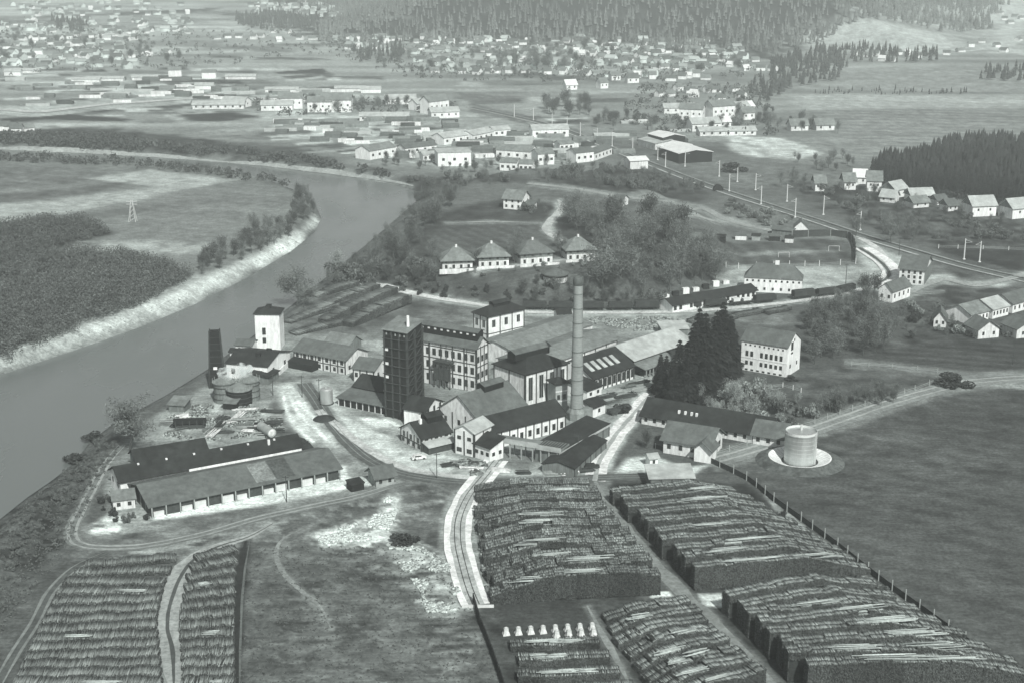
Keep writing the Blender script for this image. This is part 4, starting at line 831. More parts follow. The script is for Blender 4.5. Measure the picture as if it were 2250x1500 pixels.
# --- villas on the terrace
for i, (A, Bp, eav, base, lab) in enumerate((((972, 571), (1038, 569), 571, 592, 'hip-roofed villa on the terrace, left end of the row of four'), ((1052, 563), (1118, 560), 562, 586, 'hip-roofed villa on the terrace with clean white lower wall, second from left of four'), ((1144, 556), (1214, 551), 553, 579, 'hip-roofed villa on the terrace veiled by drifting smoke, third from left of four'), ((1246, 548), (1308, 545), 546, 570, 'hip-roofed villa on the terrace, right end of the row at the bend of the lane'))):
    mid = (A[0]+Bp[0])/2; g = at(mid, base)[2]; H = hz((mid, base), eav)
    b = B('villa', lab, 'house', A, Bp, H, D=10.5, g=g, roof='hip', rz=3.8, rm=M_RGREY if i != 2 else M_RMID, wm=M_PALE, oh=.9, group='row of villas on the terrace')
    obj('upper_boards', MB().box(-.06, b.L+.06, -.06, b.D+.06, H*.52, H*.94), M_WOODW, b.root)
    b.win('F', 4, H*.25, 1.0, 1.5).win('F', 4, H*.75, .9, 1.0).win('R', 2, H*.25, 1, 1.5).win('L', 2, H*.6, 1, 1.3).chimney(b.L*.5, b.D*.5, 1.0, .8, M_PALE)
    obj('garden_wall', MB().box(-1.5, b.L+1.5, -4.2, -4.0, -1, 1.0), M_PALE, b.root)
g = at(1140, 456)[2]; b = B('farmhouse', 'white farmhouse with a bright gable on the meadow above the villas', 'house', (1106, 435), (1146, 438), 5.2, D=10, g=g, rz=3.2, rm=M_RGREY, wm=M_WHITE, oh=.8); b.win('F', 3, 3.9, .9, 1.1).win('F', 3, 1.5, 1, 1.3).win('R', 2, 3.6, .8, 1.1)
obj('shed_wing', MB().box(b.L+.2, b.L+5, 1, 7, -.6, 2.8), M_PALE, b.root); obj('shed_wing_roof', MB().prism([(.4, 2.6), (7.6, 3.6), (7.6, 3.8), (.4, 2.8)], 's', b.L+.25, b.L+5.6), M_RMID, b.root)
b = B('meadow_hut', 'lone small hut with a grey roof beside the pale road on the meadow', 'hut', (1346, 438), (1368, 440), 3.2, D=7, rz=1.8, rm=M_RMID, wm=M_WHITE)
b = B('gate_house', 'small bright white gabled house at the end of the pale meadow road', 'house', (1746, 499), (1775, 500), 4.2, D=7, axis='t', rz=2.8, rm=M_RMID, wm=M_WHITE); b.win('F', 2, 2.2, .8, 1.1)
b = B('long_hut', 'long low hut left of the small white gate house', 'hut', (1696, 503), (1744, 508), 2.6, D=5, rz=1.2, rm=M_RMID, wm=M_WOODW)
b = B('stable', 'long dark low shed above the sports field', 'shed', (1484, 520), (1560, 522), 2.6, D=6, rz=1.4, rm=M_RMID, wm=M_DARKW); b.win('F', 2, 1.3, 2.5, 1.6, m=M_WHITE, m0=2, m1=14)
for i, (x, y) in enumerate(((1575, 520), (1616, 517), (1652, 518), (1690, 519), (1725, 523))):
    b = B('garden_shed', f"{['dark', 'white', 'low grey', 'small dark', 'pale'][i]} garden shed, {ORD[i]} from left above the sports field", 'shed', (x, y), (x+18+6*(i % 2), y+1), 2.2, D=3.5, rz=.7, rm=[M_RDARK, M_RMID][i % 2], wm=[M_DARKW, M_WHITE, M_GREYW, M_DARKW, M_PALE][i], oh=.3, group='garden sheds by the sports field')
P = at(1248, 610); r = 30*np.linalg.norm(P)/FPX
v = thing('water_reservoir', 'round low water reservoir with a conical roof half hidden by trees below the villas', 'reservoir', at(1220, 612)); obj('wall', MB().lathe([(r*.9, -1), (r*.9, 1.9)], 28), M_PALE, v); obj('roof', MB().lathe([(r*1.05, 1.9), (r*1.05, 2.3), (0, 4.2)], 28), M_RMID, v); obj('rim_shadow_band', MB().lathe([(r*.93, 1.2), (r*.96, 1.2), (r*.96, 1.85)], 28), M_DARKW, v)  # dark ring stands in for the shade under the roof rim
# --- houses right of the yard
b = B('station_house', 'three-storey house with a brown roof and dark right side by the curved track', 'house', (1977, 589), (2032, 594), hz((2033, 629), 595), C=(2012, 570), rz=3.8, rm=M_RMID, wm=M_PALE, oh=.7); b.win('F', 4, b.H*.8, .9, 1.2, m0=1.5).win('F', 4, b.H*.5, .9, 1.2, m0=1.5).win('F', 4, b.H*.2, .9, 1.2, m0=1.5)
obj('side_shade', MB().box(b.L+.02, b.L+.1, .2, b.D-.2, .2, b.H-.4), M_WOODW, b.root)  # dark sheet over the right wall puts its shade into the colour
b = B('trackside_house', 'low house with dark roof and white end wall below the three-storey house', 'house', (1962, 640), (2001, 626), 4.6, C=(1932, 634), axis='s', rz=2.8, rm=M_RMID, wm=M_WHITE, oh=.5); b.win('F', 4, 2.4, .8, 1.6).win('L', 2, 2.2, .9, 1.3)
for i, (A, Bp, C) in enumerate((((2134, 692), (2173, 682), (2116, 669)), ((2182, 680), (2217, 671), (2162, 658)), ((2226, 668), (2275, 654), (2206, 648)))):
    b = B('row_house', ['low row house with a faded tiled roof, left end of the right-hand terrace', 'low row house with a patched pale roof, middle of the terrace on the right edge', 'low row house cut by the right edge of the view'][i], 'house', A, Bp, 3.6, C=C, rz=2.6, rm=[M_RGREY, M_RPALE, M_RMID][i], wm=M_WHITE, oh=.5, group='terrace of low row houses'); b.win('F', 5, 1.9, .8, 1.4)
for i, (A, Bp, z) in enumerate((((2150, 724), (2196, 720), 3.4), ((2235, 722), (2290, 716), 3.6), ((2052, 700), (2080, 702), 3.0))):
    b = B('garden_house', ['pale-fronted cottage below the row houses on the right', 'broad grey-roofed cottage at the right edge below the row houses', 'small pale cottage among bushes left of the row houses'][i], 'house', A, Bp, z, D=8, axis='t', rz=2.8, rm=M_RMID, wm=M_PALE, oh=.7); b.win('F', 2, 1.8, .8, 1.2)
# row under the spruce wood
HR = [((1792, 402), (1815, 402), 4.5, 9, M_RGREY, 'small house with a dark left gable, left end of the row under the spruce wood'), ((1856, 399), (1881, 399), 4.6, 10, M_RGREY, 'house with a wide dark gable, second from left in the row under the spruce wood'), ((1906, 396), (1938, 397), 6.0, 11, M_RGREY, 'tallest white house of the row under the spruce wood'), ((1968, 417), (1994, 412), 4.6, 9, M_RPALE, 'bright-roofed white house at the right end of the row under the wood'),
      ((1934, 431), (1966, 434), 3.0, 8, M_RPALE, 'low pale house in front of the row under the spruce wood'), ((2003, 430), (2053, 428), 3.2, 8, M_RPALE, 'low house with a long pale roof at the foot of the spruce wood'), ((2008, 446), (2042, 443), 2.8, 7, M_RGREY, 'dark-fronted shed house in front of the long pale roof by the wood'), ((2084, 452), (2105, 450), 3.0, 7, M_RMID, 'small grey cottage left of the tall white house at the wood'),
      ((2138, 452), (2190, 450), 5.6, 10, M_RPALE, 'tall white house with a bright steep roof below the right end of the wood'), ((2226, 458), (2290, 452), 5.4, 10, M_RPALE, 'white house cut by the right edge below the spruce wood'), ((1876, 388), (1904, 389), 5.0, 9, M_RWHITE, 'house with a bright roof showing behind the tallest house of the row'), ((2060, 440), (2082, 438), 2.6, 6, M_RMID, 'tiny grey shed right of the long pale roof by the wood')]
for A, Bp, z, D, rm, lab in HR:
    b = B('house', lab, 'house', A, Bp, z, D=D, rz=D*.38, rm=rm, wm=M_WHITE if z > 3.1 else M_PALE, oh=.7, group='houses below the spruce wood'); b.win('F', 2, z*.6, .9, 1.2)
    obj('gable_boards', MB().prism([(.1, z-.3), (D-.1, z-.3), (D/2, z+D*.38-.3)], 's', -.1, -.01), M_WOODW, b.root)

# ------------------------------------------------------------------ log stacks
def log_stack(label, P, Q, wd, hgt_, profile=None, dense=1.0, tone=(.085, .36), pale=0, group=None, front=True, ll=1.15, name='log_stack', lw=(.10, .19), rough=1.0, loose=False, full=False):
    """A long stack from P to Q (world, front edge), logs laid across it in bays of uneven height."""
    P, Q = np.array(P[:2]), np.array(Q[:2]); u = Q-P; L = float(np.linalg.norm(u)); u /= L
    rng = np.random.default_rng(int(abs(P[0]*13+P[1]*7))+5); g = gz(*P)
    nb = max(4, int(L/2.2)); bay = rng.normal(0, .06, nb)+1; bt = 1+(np.repeat(rng.uniform(.65, 1.25, nb//2+1), 2)[:nb]*rng.uniform(.88, 1.12, nb)-1)*rough; bay = 1+(bay-1)*rough
    prof = profile or (lambda q: 1.0)
    def top(s): q = np.clip(s/L, 0, 1); return hgt_*np.array([prof(a) for a in q])*bay[np.clip((s/L*nb).astype(int), 0, nb-1)]
    def lean(s): return .35*np.sin(s*.21+P[1])+.2*np.sin(s*.63)
    parts = []
    # core: a stepped block a little inside the logs, dark to stand for shade between them
    s0 = np.linspace(0, L, nb+1); C = []
    root = thing(name, label, 'log stack' if name == 'log_stack' else 'wood pile', (P[0], P[1], g), math.atan2(u[1], u[0]), group)
    mb = MB()
    for i in range(nb):
        h = float(top(np.array([(s0[i]+s0[i+1])/2]))[0]); l_ = float(lean(np.array([s0[i]]))[0])
        mb.box(s0[i]+.02, s0[i+1]-.02, .25+l_*.3+i % 2*.01, wd-.25+l_*.3, -.5, max(.3, h-.22))
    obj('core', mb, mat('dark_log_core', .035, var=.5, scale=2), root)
    # top layer, logs laid side by side across the row
    def add(C_, d, l_, w_, tn, drop=(4,)): parts.append(bars(C_, d, l_, w_, tn, drop))   # undersides that lie on other logs are left off
    nc = 1 if loose else max(1, int(wd/ll)); step = .16 if loose else .19
    for c in range(nc):
        s = np.arange(.1, L-.1, step/dense); n = len(s); s = s+rng.normal(0, step*.3, n); bi = np.clip((s/L*nb).astype(int), 0, nb-1)
        t = np.full(n, (c+.5)*wd/nc)+rng.normal(0, .16 if loose else .07, n); z = top(s)-.08+rng.normal(0, .09 if loose else .05, n)
        d = np.stack([rng.normal(0, .07 if loose else .05, n), np.ones(n), rng.normal(.06 if loose else 0, .04 if loose else .025, n)], 1)
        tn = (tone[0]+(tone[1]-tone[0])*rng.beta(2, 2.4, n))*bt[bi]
        add(np.stack([s, t+lean(s)*.3, z], 1), d, np.full(n, wd*1.02 if loose else wd/nc*.98), rng.uniform(*lw, n)*(1.2 if loose else 1), tn)
    # log ends, dark texture plus painted side shade: a close grid on the face and both ends (only the upper part where the next stack hides the rest)
    for face in ('F', 'L', 'R'):
        ln = L if face == 'F' else wd; hv = hgt_ if (full or face == 'L') else min(hgt_, 1.5); gs = .21 if not loose else .26
        if loose and face == 'F': hv = hgt_*.8
        A, Zz = np.meshgrid(np.arange(.1, ln-.05, gs), np.arange(0, hv, gs)); A = A.ravel()+rng.normal(0, .035, A.size); Zz = Zz.ravel()+rng.normal(0, .03, Zz.size); n = len(A)
        s = A if face == 'F' else np.full(n, .1 if face == 'L' else L-.1); z = top(s)-.12-Zz; k_ = z > .05; A, s, z = A[k_], s[k_], z[k_]; n = len(A)
        if n < 2: continue
        t = np.full(n, .1)+rng.uniform(-.12, .08, n)+lean(s)*.3 if face == 'F' else A; bi = np.clip((s/L*nb).astype(int), 0, nb-1)
        d = np.stack([rng.normal(0, .04, n), np.ones(n), rng.normal(0, .04, n)], 1)
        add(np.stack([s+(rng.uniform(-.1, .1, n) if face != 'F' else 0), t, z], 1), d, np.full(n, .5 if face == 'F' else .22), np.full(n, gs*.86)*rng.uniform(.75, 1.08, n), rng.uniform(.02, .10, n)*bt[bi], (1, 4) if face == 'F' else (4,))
    for k in range(pale):                   # pale long poles lying along the top
        a = rng.uniform(.05, .6)*L; ln = rng.uniform(.25, .38)*L; n = 13
        s = a+ln*rng.uniform(.3, .7, n); t = rng.uniform(.2, wd*rng.uniform(.3, .7), n); z = top(s)+.2+rng.uniform(0, .2, n)
        parts.append(bars(np.stack([s, t, z], 1), np.stack([np.ones(n), rng.normal(0, .014, n), rng.normal(0, .004, n)], 1), np.full(n, ln*.6), np.full(n, .14), rng.uniform(.25, .55, n)))
    V, F_, T = joinm(parts); o = link('logs', fast_mesh('logs', V, F_, M_LOG, T), root); o['kind'] = 'stuff'
    return root
def lerp(a, b, t): return a+(b-a)*t
def block(corners, n, wd, hgt_, prof, what, side, group, pale=(), start=0, **k):
    bl, br, fl, fr = [at(*c)[:2] for c in corners]; out = []
    for i in range(n):
        t = i/(n-1); P, Q = lerp(bl, fl, t), lerp(br, fr, t)
        j = RNG.normal(0, .5, 2)
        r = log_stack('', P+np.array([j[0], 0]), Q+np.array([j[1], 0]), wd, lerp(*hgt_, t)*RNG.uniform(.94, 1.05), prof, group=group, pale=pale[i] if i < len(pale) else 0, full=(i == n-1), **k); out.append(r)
    for i, r in enumerate(out):
        w = ('rearmost' if i == 0 else 'frontmost' if i == n-1 else ORD[i]+' from the back' if i <= n//2 else ORD[n-1-i]+' from the front')
        r['label'] = f"{what}, {w} {side}"
    return out
profA = lambda q: min(1, .38+1.9*q) if q < .33 else 1.0-.04*math.sin(q*9)
profB = lambda q: 1.0 if q < .62 else max(.16, 1-2.0*(q-.62))
profC = lambda q: 1.0 if q < .6 else max(.2, 1-1.7*(q-.6))
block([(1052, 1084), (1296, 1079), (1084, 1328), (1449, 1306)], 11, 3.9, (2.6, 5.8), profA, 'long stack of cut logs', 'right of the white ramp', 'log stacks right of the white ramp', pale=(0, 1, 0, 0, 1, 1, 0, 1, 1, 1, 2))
block([(1352, 1112), (1625, 1084), (1526, 1297), (1915, 1262)], 10, 3.0, (4.0, 5.8), profB, 'long log stack with shaded ends', 'in the upper fence block', 'log stacks along the fence, upper block', pale=(0, 1, 2, 0, 0, 1, 0, 2, 1, 2), rough=.55)
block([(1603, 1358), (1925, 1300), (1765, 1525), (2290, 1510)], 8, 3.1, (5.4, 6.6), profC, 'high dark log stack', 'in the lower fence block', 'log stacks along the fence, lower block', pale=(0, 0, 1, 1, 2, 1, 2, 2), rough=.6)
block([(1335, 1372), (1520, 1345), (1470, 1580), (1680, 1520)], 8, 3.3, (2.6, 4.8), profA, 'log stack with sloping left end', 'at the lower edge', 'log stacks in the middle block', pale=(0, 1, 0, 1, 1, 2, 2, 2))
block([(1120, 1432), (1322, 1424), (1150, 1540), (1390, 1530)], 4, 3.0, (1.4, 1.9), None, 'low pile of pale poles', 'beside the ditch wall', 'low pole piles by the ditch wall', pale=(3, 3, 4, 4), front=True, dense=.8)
# ragged heaps beside the ramp
for i, (x, y) in enumerate(((1046, 1105), (1044, 1140), (1050, 1175), (1056, 1210), (1062, 1245), (1070, 1280))):
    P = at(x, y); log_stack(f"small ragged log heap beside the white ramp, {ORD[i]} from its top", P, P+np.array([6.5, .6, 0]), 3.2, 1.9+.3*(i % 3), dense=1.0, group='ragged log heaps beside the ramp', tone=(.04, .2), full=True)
# low rows of stacked brushwood
def rows(fl, what, n, w0, w1, nm):
    for i in range(n):
        t = (i+.5)/n; P = at(*[float(np.interp(t, [p[0] for p in fl[0]], [p[1][k] for p in fl[0]])) for k in (0, 1)]); Q = at(*[float(np.interp(t, [p[0] for p in fl[1]], [p[1][k] for p in fl[1]])) for k in (0, 1)])
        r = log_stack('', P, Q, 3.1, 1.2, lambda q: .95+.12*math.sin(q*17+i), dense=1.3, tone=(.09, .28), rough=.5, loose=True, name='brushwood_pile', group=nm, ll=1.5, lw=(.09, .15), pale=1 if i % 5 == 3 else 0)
        w = 'rearmost' if i == 0 else 'frontmost' if i == n-1 else ORD[i]+' from the back' if i <= n//2 else ORD[n-1-i]+' from the front'
        r['label'] = f"{what}, {w}"
rows(([(0, (200, 1243)), (.2, (130, 1296)), (.5, (85, 1390)), (1, (20, 1525))], [(0, (395, 1222)), (.2, (355, 1300)), (.5, (343, 1375)), (1, (352, 1525))]), 'low brushwood row left of the grassy track', 14, 0, 0, 'brushwood rows left of the grassy track')
rows(([(0, (440, 1226)), (.2, (412, 1290)), (.5, (393, 1380)), (1, (402, 1525))], [(0, (528, 1204)), (.2, (520, 1270)), (.5, (515, 1370)), (1, (512, 1525))]), 'short brushwood row right of the grassy track', 14, 0, 0, 'brushwood rows right of the grassy track')
# long heaps by the river above the works
for i, (a, q, h) in enumerate((((700, 690), (835, 641), 3.2), ((722, 712), (874, 652), 3.6), ((775, 720), (905, 668), 3.8), ((640, 712), (770, 668), 1.6), ((650, 738), (800, 706), 1.5), ((700, 655), (790, 628), 1.8))):
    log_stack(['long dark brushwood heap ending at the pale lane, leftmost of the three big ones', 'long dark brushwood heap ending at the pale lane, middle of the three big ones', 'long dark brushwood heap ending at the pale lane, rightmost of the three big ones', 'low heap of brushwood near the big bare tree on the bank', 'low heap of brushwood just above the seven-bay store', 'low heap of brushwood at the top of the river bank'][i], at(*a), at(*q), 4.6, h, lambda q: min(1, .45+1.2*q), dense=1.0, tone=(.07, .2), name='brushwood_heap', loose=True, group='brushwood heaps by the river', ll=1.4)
for i, (a, q) in enumerate((((1575, 712), (1625, 700)), ((1620, 700), (1680, 688)), ((1690, 693), (1740, 682)), ((1520, 712), (1560, 704)))):
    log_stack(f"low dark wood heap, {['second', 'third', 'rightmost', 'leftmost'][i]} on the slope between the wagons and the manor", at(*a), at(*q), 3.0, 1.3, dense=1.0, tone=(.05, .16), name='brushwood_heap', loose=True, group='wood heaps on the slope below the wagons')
# white bee-hive shaped stacks of staves
for i in range(8):
    for j in range(2 if i > 3 else 1):
        P = at(1112+27*i+(3 if j else 0), 1393-1.5*i+(12 if j else 0)); r = thing('stave_stack', f"small white stack of staves, {ORD[i]} from left in the {['rear', 'front'][j]} row on the grass", 'stave stack', P, .2, 'white stave stacks on the grass')
        mb = MB()
        for k in range(6): w = .72-.09*k; mb.box(-w, w, -w, w, .28*k, .28*k+.2)
        obj('layers', mb, M_PALE, r); obj('core', MB().prism([(-.62, 0), (.62, 0), (.25, 1.5), (-.25, 1.5)], 's', -.5, .5), M_GREYW, r)
# ditch wall below the ramp
W = smooth_line([at(*p)[:2] for p in ((1040, 1322), (1056, 1375), (1078, 1430), (1112, 1530))], 6)
dw = thing('plank_wall', 'dark plank retaining wall running down from the end of the white ramp', 'wall', (W[0][0], W[0][1], 0))
for i in range(len(W)-1):
    a, q = W[i]-W[0], W[i+1]-W[0]; d = q-a; l_ = float(np.linalg.norm(d))
    o = link('plank_panel', MB().box(0, l_*.985, -.12, .12, -.5, 1.9).mesh('plank_panel', M_DARKW), dw, (a[0], a[1], 0), math.atan2(d[1], d[0]))
    link('post', bm_(('post', 'dw'), lambda: MB().box(-.15, .15, -.2, .2, -.5, 2.1), M_TIMB), dw, (a[0], a[1], 0))
obj('ramp_end', MB().box(-3.4, 3.4, -.25, .25, -.5, .5), M_CONC, tag(thing('ramp_stop', 'pale concrete edge closing the lower end of the white ramp', 'kerb', at(1050, 1333)), None), False)
# pale rubble and litter on the dump
def rubble(name, label, poly, n, smin, smax, t0, t1, seed, zoff=0):
    rng = np.random.default_rng(seed); W = np.array([at(*p)[:2] for p in poly]); out = []
    X = rng.uniform(W[:, 0].min(), W[:, 0].max(), n*3); Y = rng.uniform(W[:, 1].min(), W[:, 1].max(), n*3)
    k = (sdf(W, X, Y) > 0) & (vnoise(X/4+seed, Y/4) > .42); X, Y = X[k][:n], Y[k][:n]; m = len(X)
    C = np.stack([X, Y, height(X, Y)+.15], 1); d = rng.normal(size=(m, 3)); d[:, 2] *= .4
    V, F_, T = bars(C, d, rng.uniform(smin, smax, m)*1.6, rng.uniform(smin, smax, m), rng.uniform(t0, t1, m))
    tag(link(name, fast_mesh(name, V, F_, M_LOG, T)), label, None, None, 'stuff')
rubble('rubble', 'white rubble tipped on the rough ground', [(685, 1178), (760, 1158), (830, 1130), (848, 1092), (872, 1090), (868, 1135), (850, 1172), (800, 1198), (720, 1198)], 3200, .15, .6, .3, .75, 3)
rubble('rubble', 'grey rubble spilling down beside the ramp', [(850, 1195), (930, 1205), (985, 1240), (1015, 1310), (1010, 1340), (940, 1352), (925, 1300), (880, 1245)], 3000, .15, .55, .15, .6, 4)
rubble('debris', 'timber and scrap scattered over the yard by the vats', [(350, 925), (440, 885), (580, 890), (620, 930), (600, 955), (470, 968), (360, 965)], 1300, .12, .5, .04, .45, 5)
rubble('debris', 'scrap lying in front of the gabled houses', [(975, 1020), (1000, 1010), (1070, 1022), (1062, 1045), (990, 1046)], 420, .3, 1.1, .03, .3, 6)
rubble('debris', 'stones and twigs along the fence path', [(1700, 1118), (1800, 1185), (1920, 1278), (2020, 1350), (2150, 1440), (2240, 1510), (2200, 1515), (2080, 1440), (1980, 1370), (1880, 1290), (1760, 1190)], 1500, .25, .9, .03, .35, 7)
rubble('debris', 'loose branches strewn at the foot of the ramp', [(1040, 1110), (1058, 1120), (1090, 1300), (1072, 1320)], 700, .2, .8, .03, .3, 8)
rubble('gravel', 'pale boulders along the river shore', [(0, 805), (150, 745), (300, 690), (430, 638), (560, 575), (650, 525), (692, 470), (704, 486), (640, 548), (540, 608), (430, 664), (300, 718), (0, 820)], 1000, .15, .45, .25, .45, 9)
rubble('debris', 'scrap and boards along the siding behind the works', [(1290, 700), (1400, 695), (1500, 700), (1480, 720), (1380, 730), (1300, 712)], 800, .15, .6, .08, .4, 10)
# ------------------------------------------------------------------ railway wagons, masts, fences
def wagon_parts(root, L, kind):
    obj('frame', MB().box(0, L, -1.3, 1.3, .8, 1.1), M_DARKW, root)
    if kind == 0: obj('body', MB().box(.1, L-.1, -1.35, 1.35, 1.1, 2.6).box(.2, L-.2, -1.25, 1.25, 2.4, 2.75), M_WAGON, root); obj('load', MB().prism([(-1.2, 2.6), (1.2, 2.6), (.4, 3.1), (-.4, 3.1)], 's', .4, L-.4), mat('coal', .03, var=.5, scale=3), root)
    elif kind == 1: obj('body', MB().prism([(-1.35, 1.1), (1.35, 1.1), (1.35, 3.1), (.7, 3.5), (-.7, 3.5), (-1.35, 3.1)], 's', .1, L-.1), M_WAGON, root); link('door', bm_(('door', 'wg'), lambda: MB().box(-.9, .9, -.06, .04, 0, 1.8), M_TIMB), root, (L/2, -1.37, 1.2))
    else: obj('body', MB().box(.1, L-.1, -1.3, 1.3, 1.1, 1.5), M_WAGON, root); obj('load', MB().box(.8, L*.4, -1, 1, 1.5, 2.6).box(L*.55, L*.9, -1.1, 1.1, 1.5, 2.3), M_CONC, root)
    for x in (1.6, L-1.6):
        for y in (-.75, .75): link('wheel', bm_(('wheel', 1), lambda: MB().tube((0, -.07, 0), (0, .07, 0), .48, .48, 12), M_TIMB), root, (x, y, .5))
    for y in (-.9, .9):
        for x in (-.25, L+.05): link('buffer', bm_(('buffer', 1), lambda: MB().tube((-.2, 0, 0), (.25, 0, 0), .2, .2, 8), M_TIMB), root, (x, y, 1.05))
trk = smooth_line([at(*p)[:2] for p in ((1890, 636), (1830, 649), (1720, 661), (1600, 673), (1500, 679), (1400, 681), (1280, 681.5), (1145, 680))], 1.0)
protos = []; i = 0; s = 4; wags = []
while s+9.5 < len(trk)-1 and len(wags) < 26:
    if len(wags) in (3, 7): s += 6
    a, q = trk[s], trk[s+9]; d = a-q; k = [0, 0, 1, 0, 2, 0, 0, 1, 0, 0, 0, 0][len(wags) % 12]
    r = thing('railway_wagon', '', 'wagon', (q[0], q[1], gz(*q)+.3), math.atan2(d[1], d[0]), 'wagons standing on the factory siding'); wagon_parts(r, 9.0, k); r['kx'] = k; wags.append(r); s += 10
for i, r in enumerate(wags):
    n = len(wags); w = 'rightmost' if i == 0 else 'leftmost' if i == n-1 else ORD[i]+' from the right' if i <= n//2 else ORD[n-1-i]+' from the left'
    r['label'] = f"{['dark open wagon', 'dark covered wagon', 'flat wagon with pale load'][r['kx']]}, {w} in the line on the siding"; del r['kx']
def mast(label, px, py, h, group, lean_=1, kind='mast'):
    P = at(px, py)
    r = thing('catenary_mast' if kind == 'mast' else 'telegraph_pole', label, 'mast' if kind == 'mast' else 'pole', P, 0, group)
    if kind == 'mast':
        link('pole', bm_(('pole', h), lambda: MB().tube((0, 0, -.5), (0, 0, h), .30, .2, 6), M_STEEL), r)
        link('bracket', bm_(('bracket', h, lean_), lambda: MB().tube((0, 0, h*.8), (-2.6*lean_, -1.2, h*.86), .07, .06, 4).tube((0, 0, h*.95), (-2.4*lean_, -1.1, h*.87), .05, .05, 4), M_STEEL), r)
        link('footing', bm_(('footing', 1), lambda: MB().box(-.5, .5, -.5, .5, -.5, .35), M_CONC), r)
    else:
        link('pole', bm_(('pole', h, 't'), lambda: MB().tube((0, 0, -.5), (0, 0, h), .14, .1, 6), M_TIMB), r)
        link('crossarm', bm_(('crossarm', h), lambda: MB().box(-.8, .8, -.06, .06, h*.93, h*.93+.14), M_TIMB), r)
MS = [((1130, 257), 9), ((1172, 265), 9), ((1213, 278), 9), ((1246, 285), 9), ((1275, 299), 9), ((1312, 312), 9), ((1345, 322), 9), ((1390, 334), 9), ((1462, 368), 9), ((1505, 366), 9), ((1602, 421), 9.5), ((1660, 418), 9), ((1672, 449), 9.5), ((1747, 478), 9.5), ((1729, 443), 9), ((1809, 472), 9.5), ((1890, 506), 9), ((1580, 388), 9), ((1620, 400), 8), ((2118, 570), 9), ((2152, 576), 9), ((1445, 352), 8)]
for i, ((x, y), h) in enumerate(sorted(MS)):
    mast(f"pale catenary mast on the main line, {ORD[i]+' from left' if i else 'leftmost'}" if i < 12 else f"pale catenary mast on the main line, {ORD[len(MS)-1-i]+' from right' if i < len(MS)-1 else 'rightmost'}", x, y, h, 'catenary masts along the main line', 1 if i % 2 else -1)
for i, (x, y, h, lab) in enumerate(((1858, 628, 9, 'tall dark pole beside the yard of the white depot'), (1975, 562, 8, 'dark pole between the curved track and the main line'), (630, 1102, 7, 'dark pole in front of the nearest long barn'), (578, 1014, 6, 'dark pole between the two long barns'), (664, 872, 7, 'dark pole on the yard left of the white tank'), (600, 868, 7, 'dark pole on the yard beside the white wall'), (702, 880, 7, 'dark pole right beside the white tank'), (960, 1050, 7, 'slim pole on the yard in front of the office house'), (1270, 1000, 6, 'slim pole at the edge of the lower coal shed'), (2225, 800, 9, 'slim pole in the dark field at the right edge'), (1558, 600, 8, 'bare pole left of the white depot'), (1920, 650, 7, 'dark pole at the end of the wagon line'))):
    mast(lab, x, y, h, None, kind='t')
# lattice pylon in the field
P = at(292, 487); r = thing('lattice_pylon', 'pale lattice pylon standing alone in the field inside the river bend', 'pylon', P); hh = hz((292, 487), 440)
for sx in (-1, 1):
    for sy in (-1, 1): link('leg', MB().tube((sx*1.7, sy*1.5, -.3), (sx*.35, sy*.3, hh), .13, .1, 4).mesh('leg', M_STEEL), r)
for k in range(5):
    z0, z1 = hh*k/5, hh*(k+1)/5; w0, w1 = 1.7-1.35*k/5, 1.7-1.35*(k+1)/5
    for sy in (-1, 1): link('brace', MB().tube((-w0, sy*w0*.88, z0), (w1, sy*w1*.88, z1), .07, .07, 4).mesh('brace', M_STEEL), r)
for z in (.8, .93): link('crossarm', MB().box(-2.6, 2.6, -.1, .1, hh*z, hh*z+.18).mesh('crossarm', M_STEEL), r)
def fence(label, pts, step, h, ph, panel=None, pw=.09, pm=None):
    W = smooth_line([at(*p)[:2] for p in pts], step); r = thing('fence', label, 'fence', (W[0][0], W[0][1], gz(*W[0])))
    g0 = gz(*W[0])
    for i in range(len(W)):
        z = gz(*W[i])-g0; a = W[i]-W[0]
        if i < 298: link('post', bm_(('post', 'fn', ph, pw), lambda: MB().box(-pw, pw, -pw, pw, -.3, ph), pm or M_POST), r, (a[0], a[1], z))
        if i < len(W)-1:
            q = W[i+1]-W[0]; d = q-a; l_ = float(np.linalg.norm(d)); z = min(z, gz(*W[i+1])-g0)
            if panel: link('panel', bm_(('panel', round(l_, 1), h), lambda: MB().box(0, l_*.99, -.05, .05, -.3, h), panel), r, (a[0]+d[1]/l_*-.12, a[1]+d[0]/l_*.12, z), math.atan2(d[1], d[0]))
            else:
                link('rail', bm_(('rail', round(l_, 1), h), lambda: MB().box(0, l_, -.03, .03, h, h+.08).box(0, l_, -.03, .03, h*.5, h*.5+.08), M_POST), r, (a[0], a[1], z), math.atan2(d[1], d[0]))
    return r
fence('long dark board fence with pale posts between the log yard and the dark field', [(1560, 1016), (1640, 1055), (1700, 1102), (1760, 1145), (1840, 1203), (1930, 1275), (2020, 1340), (2120, 1412), (2270, 1520)], 4.4, 1.5, 2.6, M_WIRE, .10)
fence('post fence along the upper edge of the gravel road by the tank', [(1575, 1000), (1680, 965), (1790, 930), (1900, 893), (2010, 858), (2060, 838)], 5.5, 1.0, 1.9, None, .10)
fence('post fence with a dark hedge line below the garden houses', [(1440, 985), (1500, 998), (1560, 1014)], 4, 1.2, 1.6, M_WIRE, .09)
fence('dark tall fence round the corner of the sports field', [(1740, 522), (1862, 524), (1880, 578)], 7, 3.2, 3.4, M_WIRE, .12)
fence('row of pale posts along the lower edge of the sports field', [(1595, 588), (1700, 586), (1800, 585), (1880, 580)], 6, 1.2, 2.4, None, .12, M_STEEL)
